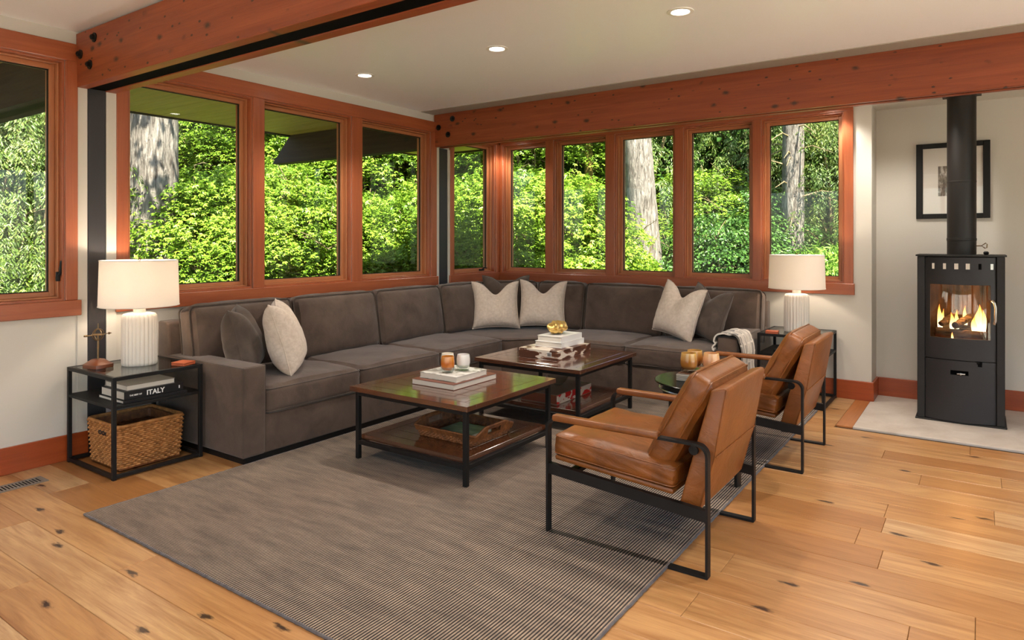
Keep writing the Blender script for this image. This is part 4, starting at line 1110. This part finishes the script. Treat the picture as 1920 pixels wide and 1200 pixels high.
# firebox
fire_m = mat('firebrick', srgb(74, 58, 44), .9); base(fire_m, ramp(fire_m, noise(fire_m, coords(fire_m, (6, 6, 1.2)), 4, 4), [(.35, srgb(40, 30, 22)), (.7, srgb(110, 84, 58))]).outputs['Color'])
fb = so('firebox', MB().box(-.225, .225, .12, .14, .60, 1.12).box(-.225, -.21, -.18, .12, .60, 1.12).box(.21, .225, -.18, .12, .60, 1.12).box(-.21, .21, -.18, .12, .60, .625).box(-.21, .21, -.18, .12, 1.10, 1.12), fire_m)
bark_m = mat('charred_log', srgb(58, 46, 36), .9); nb = noise(bark_m, coords(bark_m, (4, 30, 30)), 2, 5); base(bark_m, ramp(bark_m, nb, [(.35, srgb(26, 20, 16)), (.7, srgb(122, 102, 80))]).outputs['Color']); bump(bark_m, nb, .6, .01)
def log(p, q, r):
    pts = [Vector(p).lerp(Vector(q), i / 10) + Vector((R.uniform(-.004, .004), R.uniform(-.004, .004), R.uniform(-.004, .004))) for i in range(11)]
    so('log', MB().tube(pts, r, 12, radii=[r * R.uniform(.88, 1.1) for _ in pts]), bark_m, fb)
log((-.165, -.09, .675), (.175, -.10, .660), .036); log((-.15, .02, .70), (.16, .03, .695), .034); log((-.03, -.12, .735), (.07, .05, .80), .028); log((-.13, -.06, .735), (-.02, .06, .83), .022)
em = mat('embers', (.1, .02, .01, 1), .9); emr = ramp(em, noise(em, coords(em), 60, 3), [(.5, (.02, .005, .002, 1)), (.62, (1, .18, .03, 1))]).outputs['Color']
ln(em, emr, em.node_tree.nodes['Principled BSDF'].inputs['Emission Color']); em.node_tree.nodes['Principled BSDF'].inputs['Emission Strength'].default_value = 1.6
ebm = MB()
for i in range(90): x, y = R.uniform(-.19, .19), R.uniform(-.165, -.11); r = R.uniform(.005, .011); ebm.rbox(x - r, x + r, y - r, y + r, .624, .626 + r, r * .3, 1)
so('embers', ebm, em, fb, kind='stuff')
fl = mat('flame', (0, 0, 0, 1), 1); tcx = nd(fl, 'ShaderNodeTexCoord'); sxz = nd(fl, 'ShaderNodeSeparateXYZ'); ln(fl, tcx.outputs['Generated'], sxz.inputs[0])
ln(fl, ramp(fl, sxz.outputs['Z'], [(0, (1, .85, .5, 1)), (.4, (1, .62, .2, 1)), (.8, (1, .32, .05, 1)), (1, (.7, .14, .02, 1))]).outputs['Color'], fl.node_tree.nodes['Principled BSDF'].inputs['Emission Color']); fl.node_tree.nodes['Principled BSDF'].inputs['Emission Strength'].default_value = 2.6
def flame(x, y, z, w, h, seed):
    rr_ = random.Random(seed); ph = rr_.uniform(0, 6); prof = []
    mb = MB(); n = 12; mz = 16
    for j in range(mz + 1):
        t_ = j / mz; r = w * (math.sin(math.pi * min(1, (t_ * .72 + .24))) ** 1.1) * (1 - t_) ** .35 + .0006
        cx = x + .35 * w * math.sin(t_ * 5 + ph) * t_; cy_ = y + .2 * w * math.cos(t_ * 4 + ph) * t_
        for i in range(n): a = 2 * math.pi * i / n; mb.v.append((cx + r * math.cos(a), cy_ + r * .6 * math.sin(a), z + h * t_))
    for j in range(mz):
        for i in range(n): mb.f.append((j * n + i, j * n + (i + 1) % n, (j + 1) * n + (i + 1) % n, (j + 1) * n + i))
    so('flame', mb, fl, fb)
flame(-.135, -.03, .70, .022, .19, 1); flame(-.055, -.03, .70, .02, .13, 2); flame(-.022, -.02, .70, .018, .15, 3); flame(.03, .04, .72, .018, .16, 4)
flame(.115, -.02, .69, .036, .21, 5); flame(.145, 0, .69, .026, .17, 6); flame(.09, -.04, .69, .022, .12, 7); flame(-.05, -.135, .625, .008, .06, 8); flame(-.118, .02, .7, .014, .15, 9)
ld = bpy.data.lights.new('fire_light', 'POINT'); ld.energy = 2.2; ld.color = (1, .5, .18); ld.shadow_soft_size = .05; lo = bpy.data.objects.new('fire_light', ld); COL.objects.link(lo); lo.parent = st; lo.location = (.02, -.09, .86)
# flue
fp = so('flue_pipe', MB().lathe([(.098, 1.287), (.098, 1.395), (.101, 1.397), (.101, 1.415), (.098, 1.417), (.098, 1.855), (.0995, 1.857), (.0995, 1.866), (.098, 1.868), (.098, 2.53), (.102, 2.532), (.102, 2.572)], c=(.006, .04, 0), n=48), M['stoved'])
so('flue_collar', MB().box(-.125, .137, -.09, .17, 2.553, 2.572, .002), M['stoved'], fp)
so('damper_stem', MB().cyl((.104, .04, 1.355), (.135, .04, 1.355), .004, 8), M['bronze'], fp)
so('damper_grip', MB().tube([(.135, .04, 1.355), (.165, .04, 1.378), (.172, .04, 1.368), (.170, .04, 1.340), (.160, .04, 1.336)], .004, 8, closed=True), M['bronze'], fp)
so('top_knob', MB().lathe([(.001, 1.287), (.012, 1.288), (.018, 1.297), (.018, 1.305), (.012, 1.313), (.001, 1.314)], c=(.165, -.05, 0), n=16), M['black'])

# ------------------------------------------------------------------ framed picture on the niche wall
pf = thing('picture_frame', 'black framed photograph with wide white mat behind the flue pipe', 'picture', (-.196, YN, 1.587))
x0, x1, z0, z1 = -.462, .069, 1.587, 2.238
w = .05
obj('frame_side', MB().box(x0, x0 + w, YN - .028, YN, z0, z1, .002), M['black'], pf, world=True); obj('frame_side', MB().box(x1 - w, x1, YN - .028, YN, z0, z1, .002), M['black'], pf, world=True)
obj('frame_rail', MB().box(x0 + w, x1 - w, YN - .028, YN, z0, z0 + .042, .002), M['black'], pf, world=True); obj('frame_rail', MB().box(x0 + w, x1 - w, YN - .028, YN, z1 - .042, z1, .002), M['black'], pf, world=True)
obj('mat_board', MB().box(x0 + w, x1 - w, YN - .012, YN - .002, z0 + .042, z1 - .042), mat('mat_board', srgb(222, 216, 208), .8), pf, world=True)
am = mat('photo_print', srgb(90, 80, 70), .6); base(am, ramp(am, noise(am, coords(am, (1, 1, .35)), 22, 6, .7, .5), [(.36, srgb(40, 34, 30)), (.55, srgb(120, 110, 98)), (.66, srgb(206, 200, 192))]).outputs['Color'])
obj('photograph', MB().box(-.299, -.096, YN - .0135, YN - .012, 1.781, 2.039), am, pf, world=True)
obj('picture_glass', MB().box(x0 + w, x1 - w, YN - .019, YN - .017, z0 + .042, z1 - .042), pane('picture_glass', (1, 1, 1, 1), .03, .3), pf, world=True, smooth=0)

# ------------------------------------------------------------------ outside: ground, trees, shrubs
gm_ = mat('forest_floor', srgb(60, 58, 34), .95); base(gm_, ramp(gm_, noise(gm_, coords(gm_), 3, 8, .7), [(.35, srgb(30, 32, 16)), (.6, srgb(66, 72, 34)), (.75, srgb(104, 98, 60))]).outputs['Color'])
mb = MB(); NG = 90; X0, X1, Y0, Y1 = -42, 30, -22, 46
for j in range(NG + 1):
    for i in range(NG + 1):
        x = X0 + (X1 - X0) * i / NG; y = Y0 + (Y1 - Y0) * j / NG
        dd = max(XL - WT - x, y - YN, 0.0); z = -.75 + .06 * math.sin(x * 1.3) * math.cos(y * 1.1) + (.42 * max(0, dd - 9.0) if dd > 9 else 0)
        mb.v.append((x, y, min(z, 10)))
for j in range(NG):
    for i in range(NG): mb.f.append((j * (NG + 1) + i, j * (NG + 1) + i + 1, (j + 1) * (NG + 1) + i + 1, (j + 1) * (NG + 1) + i))
struct('ground', mb, gm_, smooth=60)

def leafmat(name, stops, fac=.28):
    m, d, tl = translucent(name, (1, 1, 1, 1), fac); out = m.node_tree.nodes['Material Output']; prev = out.inputs['Surface'].links[0].from_socket
    gs_ = nd(m, 'ShaderNodeBsdfGlossy', Roughness=.38, Color=(1, 1, .96, 1)); mg = nd(m, 'ShaderNodeMixShader'); mg.inputs[0].default_value = .025
    ln(m, prev, mg.inputs[1]); ln(m, gs_.outputs[0], mg.inputs[2]); ln(m, mg.outputs[0], out.inputs['Surface']); g = nd(m, 'ShaderNodeNewGeometry')
    n_ = noise(m, coords(m), .9, 2); ad_ = nd(m, 'ShaderNodeMath', operation='MULTIPLY_ADD'); ln(m, g.outputs['Random Per Island'], ad_.inputs[0]); ad_.inputs[1].default_value = .55
    sb = nd(m, 'ShaderNodeMath', operation='MULTIPLY_ADD'); ln(m, n_, sb.inputs[0]); sb.inputs[1].default_value = .9; sb.inputs[2].default_value = -.22; ln(m, sb.outputs[0], ad_.inputs[2])
    r_ = ramp(m, ad_.outputs[0], stops).outputs['Color']; ln(m, r_, d.inputs['Color']); ln(m, r_, tl.inputs['Color']); return m
LM = leafmat('maple_leaves', [(0, srgb(56, 84, 20)), (.4, srgb(104, 138, 36)), (.8, srgb(148, 176, 58)), (1, srgb(190, 202, 92))])
LD = leafmat('broad_leaves', [(0, srgb(34, 64, 24)), (.5, srgb(66, 104, 40)), (1, srgb(118, 148, 74))])
LC = leafmat('cedar_sprays', [(0, srgb(56, 78, 34)), (.5, srgb(92, 118, 48)), (1, srgb(158, 166, 88))])
LF = leafmat('far_foliage', [(0, srgb(34, 62, 24)), (.5, srgb(62, 98, 36)), (1, srgb(110, 142, 56))])
def barkmat(name, c1, c2, sc):
    m = mat(name, c1, .95, spec=.1); v = coords(m, (sc, sc, sc * .16)); n_ = noise(m, v, 1.0, 6, .65, .8)
    base(m, ramp(m, n_, [(.34, c1), (.66, c2)]).outputs['Color']); bump(m, n_, 1.0, .06); return m
BK = barkmat('fir_bark', srgb(80, 72, 64), srgb(170, 160, 148), 26)
BT = barkmat('twig_bark', srgb(116, 98, 70), srgb(176, 158, 120), 22)
BM = barkmat('mossy_bark', srgb(88, 76, 34), srgb(150, 132, 70), 18)

rng = np.random.default_rng(11)
def leaf_mesh(name, base_p, dirs, nrm, length, width, fingers=1, spread=.9):
    """rhombic leaves with a folded midrib; fingers>1 gives palmate leaves"""
    V = []; n = len(base_p); allv = []; 
    side0 = np.cross(dirs, nrm); side0 /= np.linalg.norm(side0, axis=1)[:, None] + 1e-9
    for k in range(fingers):
        a = 0 if fingers == 1 else (k - (fingers - 1) / 2) * spread
        d = dirs * math.cos(a) + side0 * math.sin(a); s = np.cross(d, nrm)
        L = (length * (1 - .22 * abs(a)))[:, None]; W = width[:, None]
        p0 = base_p; p1 = base_p + d * L * .5 + s * W + nrm * W * .35; p2 = base_p + d * L - nrm * L * .12; p3 = base_p + d * L * .5 - s * W + nrm * W * .35
        allv.append(np.stack([p0, p1, p2, p3], 1))
    v = np.stack(allv, 1).reshape(-1, 3).astype(np.float32); q = len(v) // 4
    me = bpy.data.meshes.new(name); me.vertices.add(len(v)); me.vertices.foreach_set('co', v.ravel())
    idx = (np.arange(q)[:, None] * 4 + np.array([0, 1, 2, 0, 2, 3])[None]).astype(np.int32).ravel()
    me.loops.add(len(idx)); me.loops.foreach_set('vertex_index', idx); me.polygons.add(q * 2)
    me.polygons.foreach_set('loop_start', np.arange(0, q * 6, 3, dtype=np.int32)); me.polygons.foreach_set('loop_total', np.full(q * 2, 3, np.int32))
    me.update(); me.validate(); return me
def unit(a): return a / (np.linalg.norm(a, axis=1)[:, None] + 1e-9)
def pad_crown(name, rx, rz, npads, per, leaf, fingers, padr=(.22, .5), lance=1.0, tilt=.35):
    """crown of flat leafy pads laid over an ellipsoid, like layered maple boughs"""
    u = unit(rng.normal(size=(npads, 3))); u[:, 2] = np.abs(u[:, 2]) * np.where(rng.random(npads) < .78, 1, -1)
    rad = rng.uniform(.55, 1.02, npads) ** .6; C = u * rad[:, None] * np.array([rx, rx, rz]); pr = rng.uniform(*padr, npads)
    P_, D_, N_ = [], [], []
    for c, r, uu in zip(C, pr, u):
        m_ = int(per * (r / padr[1]) ** 1.4) + 6; th = rng.uniform(0, 2 * np.pi, m_); rr = r * np.sqrt(rng.random(m_))
        out = np.array([uu[0], uu[1], 0]); out /= np.linalg.norm(out) + 1e-6
        px = rr * np.cos(th); py = rr * np.sin(th); p = np.stack([px, py, np.zeros(m_)], 1)
        along = p @ out; p[:, 2] += -.30 * (along + r) - .55 * rr ** 2 / max(r, .1) + rng.normal(0, .025, m_)
        P_.append(c + p); d = np.stack([np.cos(th), np.sin(th), -.35 + rng.normal(0, .3, m_)], 1) + out * .7 + rng.normal(0, .35, (m_, 3)); D_.append(d)
        nn = np.stack([rng.normal(0, tilt, m_), rng.normal(0, tilt, m_), np.ones(m_)], 1) + out * .35; N_.append(nn)
    P_ = np.concatenate(P_); D_ = unit(np.concatenate(D_)); N_ = unit(np.concatenate(N_)); N_ = unit(N_ - (N_ * D_).sum(1)[:, None] * D_)
    ln_ = leaf * rng.uniform(.7, 1.25, len(P_)); return leaf_mesh(name, P_, D_, N_, ln_, ln_ * (.20 if fingers > 1 else .26) / lance, fingers), C
def droop_crown(name, rx, rz, nspr, per, leaf):
    """hanging conifer sprays"""
    P_, D_, N_ = [], [], []
    for _ in range(nspr):
        a = rng.uniform(0, 2 * np.pi); z = rng.uniform(-rz, rz); r0 = rx * rng.uniform(.15, .95) * (1 - .35 * (z + rz) / (2 * rz)); out = np.array([math.cos(a), math.sin(a), 0])
        c = out * r0 + np.array([0, 0, z]); L = rng.uniform(.45, 1.0); s = rng.random(per); drop = rng.uniform(.55, 1.1)
        p = c + out * (L * .55 * s)[:, None] + np.stack([rng.normal(0, .02, per), rng.normal(0, .02, per), -drop * L * s ** 1.6], 1)
        sd = np.array([-out[1], out[0], 0]); w = (rng.random(per) - .5) * .32 * (1 - s * .6); p = p + sd * w[:, None]; p[:, 2] -= np.abs(w) * .5
        P_.append(p); D_.append(out * .35 + sd * np.sign(w)[:, None] * .6 + np.array([0, 0, -.9]) + rng.normal(0, .25, (per, 3))); N_.append(out + rng.normal(0, .45, (per, 3)) + np.array([0, 0, .5]))
    P_ = np.concatenate(P_); D_ = unit(np.concatenate(D_)); N_ = unit(np.concatenate(N_)); N_ = unit(N_ - (N_ * D_).sum(1)[:, None] * D_)
    ln_ = leaf * rng.uniform(.6, 1.3, len(P_)); return leaf_mesh(name, P_, D_, N_, ln_, ln_ * .16, 1)
def limbs(name, ends, base_z, mt, r=.05, bend=.5):
    mb = MB()
    for e in ends:
        e = Vector(e); st_ = Vector((R.uniform(-.12, .12), R.uniform(-.12, .12), base_z)); mid = Vector((e.x * .35, e.y * .35, base_z + (e.z - base_z) * .62)) + Vector((R.uniform(-.2, .2), R.uniform(-.2, .2), 0))
        pts = [st_ * (1 - t) ** 2 + mid * 2 * t * (1 - t) + e * t * t + Vector((R.uniform(-.03, .03), R.uniform(-.03, .03), R.uniform(-.03, .03))) for t in [i / 9 for i in range(10)]]
        mb.tube(pts, r, 6, radii=[max(.006, r * (1 - .92 * i / 9)) for i in range(10)])
        for _ in range(4):
            t0 = pts[R.randint(4, 9)]; q = t0 + Vector((R.uniform(-.5, .5), R.uniform(-.5, .5), R.uniform(-.1, .45))); mb.tube([t0, t0.lerp(q, .5) + Vector((0, 0, .05)), q], .01, 5, radii=[.011, .008, .003])
    return mesh(name, mb, 60)
crowns = {}
for k in range(3):
    me, C = pad_crown('foliage', 1.9, 1.75, 480, 84, .066, 3, (.18, .46)); me.materials.append(LM)
    lb = limbs('branches', [tuple(C[i]) for i in range(0, 480, 16)], -2.4, BT, .035); lb.materials.append(BT); crowns['maple%d' % k] = (me, lb)
me, C = pad_crown('foliage', 1.6, 1.5, 320, 80, .085, 1, (.2, .42), 1.0, .5); me.materials.append(LD); lb = limbs('branches', [tuple(C[i]) for i in range(0, 250, 14)], -2.1, BT, .03); lb.materials.append(BT); crowns['bush'] = (me, lb)
me, C = pad_crown('foliage', 1.5, 1.4, 210, 44, .15, 1, (.2, .45), 1.9, .6); me.materials.append(leafmat('laurel_leaves', [(0, srgb(70, 110, 32)), (.5, srgb(120, 160, 56)), (1, srgb(190, 208, 112))])); lb = limbs('branches', [tuple(C[i]) for i in range(0, 210, 14)], -2.0, BT, .025); lb.materials.append(BT); crowns['laurel'] = (me, lb)
for k in range(2):
    me = droop_crown('foliage', 2.0, 2.6, 620, 100, .066); me.materials.append(LC)
    lb = limbs('branches', [(R.uniform(-1.6, 1.6), R.uniform(-1.6, 1.6), R.uniform(-2, 2.4)) for _ in range(16)], -3, BT, .04); lb.materials.append(BT); crowns['cedar%d' % k] = (me, lb)
me, C = pad_crown('foliage', 2.6, 3.4, 420, 50, .17, 1, (.4, .9), 1.0, .5); me.materials.append(LF); lb = limbs('branches', [tuple(C[i]) for i in range(0, 420, 30)], -4, BT, .06); lb.materials.append(BT); crowns['far'] = (me, lb)
crowns['bough'] = pad_crown('foliage', 1.1, .55, 70, 15, .15, 1, (.15, .4))[0]; crowns['bough'].materials.append(LD)  # sparse unseen leaves, made to throw dappled shadow on the fir trunk
NAMES = {'maple0': ('vine_maple', 'tree'), 'maple1': ('vine_maple', 'tree'), 'maple2': ('vine_maple', 'tree'), 'bush': ('broadleaf_shrub', 'shrub'), 'laurel': ('laurel_shrub', 'shrub'), 'cedar0': ('cedar_tree', 'tree'), 'cedar1': ('cedar_tree', 'tree'), 'far': ('forest_tree', 'tree')}
fw = (-math.sin(YAW), math.cos(YAW)); rtv = (math.cos(YAW), math.sin(YAW))
def at(u, d): a = (u - 960) / 1260; return ((fw[0] + a * rtv[0]) * d, (fw[1] + a * rtv[1]) * d)
def plant(kind, x, y, z, s, rz, label, sz=None, group=None):
    nm, cat = NAMES[kind]; me, lb = crowns[kind]
    t = thing(nm, label, cat, (x, y, z), rz, group); t.scale = (s, s, sz or s)
    a = bpy.data.objects.new('foliage', me); b_ = bpy.data.objects.new('branches', lb)
    for o_ in (a, b_): COL.objects.link(o_); o_.parent = t
    a['kind'] = 'stuff'
    return t
def trunk(name, label, x, y, r0, r1, h, mt, lean=(0, 0), z0=-.9, flare=1.25, stubs=0, cat='tree'):
    t = thing(name, label, cat, (x, y, z0)); mb = MB(); n = 28; m_ = 40; rr = random.Random(label)
    ph = [rr.uniform(0, 6) for _ in range(4)]
    for j in range(m_ + 1):
        s = j / m_; z = h * s; r = (r0 + (r1 - r0) * s) * (1 + (flare - 1) * math.exp(-s * 9))
        for i in range(n):
            a = 2 * math.pi * i / n; k = 1 + .035 * math.sin(5 * a + ph[0] + z) + .025 * math.sin(11 * a + ph[1] + z * 2.1) + .015 * math.sin(17 * a + 9 * z)
            mb.v.append((lean[0] * s + r * k * math.cos(a), lean[1] * s + r * k * math.sin(a), z))
    for j in range(m_):
        for i in range(n): mb.f.append((j * n + i, j * n + (i + 1) % n, (j + 1) * n + (i + 1) % n, (j + 1) * n + i))
    mb.f.append(tuple(range(n))); mb.f.append(tuple(range(m_ * n, m_ * n + n)))
    obj('trunk', mb, mt, t, smooth=60)
    if stubs:
        sb = MB()
        for _ in range(stubs):
            z = rr.uniform(1.6, 5.0); a = rr.uniform(0, 6.3); q = Vector((lean[0] * z / h, lean[1] * z / h, z)); d = Vector((math.cos(a), math.sin(a), rr.uniform(-.5, .2))) * rr.uniform(.4, 1.1)
            sb.tube([q, q + d * .5 + Vector((0, 0, .06)), q + d + Vector((0, 0, -.12))], .015, 5, radii=[.022, .013, .004])
        obj('dead_branches', sb, BT, t)
    return t
x, y = at(285, 10.6); ft = trunk('fir_trunk', 'thick dappled fir trunk outside the left windows', x, y, .36, .33, 9, BK, (0, .05))
for (dx, dy, dz, sc_) in ((2.0, -1.1, 7.0, .45),):  # added above the view, between the sun and the trunk
    o = bpy.data.objects.new('dapple_foliage', crowns['bough']); COL.objects.link(o); o.parent = ft; o.location = (dx, dy, dz); o.scale = (1, 1, 1); o['kind'] = 'stuff'
    obj('bough', MB().tube([(0, 0, dz - .6), (dx * .5, dy * .5, dz - .1), (dx, dy, dz)], .05, 8, radii=[.07, .05, .02]), BT, ft)
x, y = at(1222, 13.0); trunk('fir_trunk', 'broad sunlit grey fir trunk outside the back windows', x, y, .36, .24, 7, BK, (-.42, -.25), flare=1.2)
x, y = at(1487, 13.2); trunk('fir_trunk', 'rough fir trunk with dead twigs behind the far lamp', x, y, .22, .18, 7, BK, (0, 0), stubs=26)
x, y = at(1108, 13.4); trunk('mossy_trunk', 'slender mossy yellow trunk above the bright maple', x, y, .10, .07, 7, BM, (-.15, .1))
# left side maples and cedars (u = where it stands seen from the room, d = distance)
PL = [
 ('cedar0', 20, 9.9, 1.9, 1.0, .3, 'drooping cedar seen through the leftmost window'),
 ('cedar1', -60, 10.8, 2.6, 1.1, 1.9, 'drooping cedar left of the leftmost window view'),
 ('maple0', 120, 10.8, .2, .95, .9, 'low bright maple below the cedar in the leftmost window'),
 ('maple1', 300, 10.6, -.45, .95, 2.2, 'bright maple below the dappled trunk'),
 ('maple2', 415, 11.6, 1.0, 1.05, .5, 'tall bright maple right of the dappled trunk'),
 ('maple0', 530, 12.2, 1.2, 1.05, 3.7, 'bright maple behind the slanted rafter tail'),
 ('maple1', 640, 12.8, .8, 1.0, 5.1, 'bright maple between the second and third left windows'),
 ('maple2', 470, 14.4, 3.0, 1.15, 1.7, 'high maple in the upper part of the first two left windows'),
 ('maple0', 690, 15.0, 3.0, 1.2, 2.7, 'high maple in the upper part of the third left window'),
 ('maple2', 760, 14.0, .9, 1.05, 2.9, 'twiggy maple in the third left window'),
 ('maple0', 860, 13.2, .9, 1.1, 4.4, 'bright maple in the narrow corner window'),
 ('maple1', 890, 15.6, 3.2, 1.1, 1.4, 'high maple in the upper part of the narrow corner window'),
 ('cedar0', 370, 15.0, 3.4, 1.2, 2.6, 'pale cedar behind the dappled trunk'),
 ('maple1', 985, 12.0, .95, 1.15, .2, 'large bright maple in the first back window'),
 ('maple2', 1010, 14.6, 3.2, 1.1, 4.2, 'high bright maple behind the large one in the first back window'),
 ('maple2', 1078, 11.4, -.1, .98, 1.5, 'rounded bright maple in the second back window'),
 ('maple0', 1160, 11.6, -.45, .62, 3.1, 'low bright maple left of the grey trunk'),
 ('cedar1', 1180, 16.0, 3.2, 1.2, 1.2, 'dark cedar behind the grey trunk'),
 ('bush', 1345, 13.0, .55, 1.0, 2.2, 'leafy green shrub right of the grey trunk'),
 ('bush', 1400, 14.4, 1.2, 1.0, .8, 'darker shrub left of the twiggy fir trunk'),
 ('maple1', 1320, 15.2, 1.6, .95, 4.6, 'sunlit maple high behind the green shrub'),
 ('cedar0', 1400, 15.6, 3.8, 1.0, 5.0, 'drooping cedar above the shrubs in the fourth back window'),
 ('cedar1', 1575, 13.8, 3.1, .9, 3.3, 'pale drooping cedar right of the twiggy trunk'),
 ('laurel', 1555, 12.4, .3, .85, .6, 'pale lance-leaved laurel behind the far lamp'),
 ('laurel', 1450, 13.8, .2, .7, 2.0, 'lance-leaved laurel left of the far lamp'),
 ('cedar0', 1690, 14.5, 2.6, 1.1, 2.2, 'drooping cedar at the right edge of the window view'),
]
for (kd, u, d, z, s, rz, lab) in PL:
    x, y = at(u, d); plant(kd, x, y, z, s, rz, lab)
i = 0
for (d, us, zz) in ((18.5, (-120, 60, 230, 400, 560, 720, 860, 980, 1090, 1200, 1320, 1440, 1560, 1700), 3.2), (22.5, (-40, 160, 340, 500, 660, 800, 930, 1050, 1160, 1270, 1390, 1510, 1640), 6.0)):
    for u in us:
        x, y = at(u, d + R.uniform(-.8, .8)); i += 1
        plant('far', x, y, zz + R.uniform(-.6, .8), R.uniform(.95, 1.25), R.uniform(0, 6), 'dark forest tree in the distant wall of green outside', group='distant forest trees')
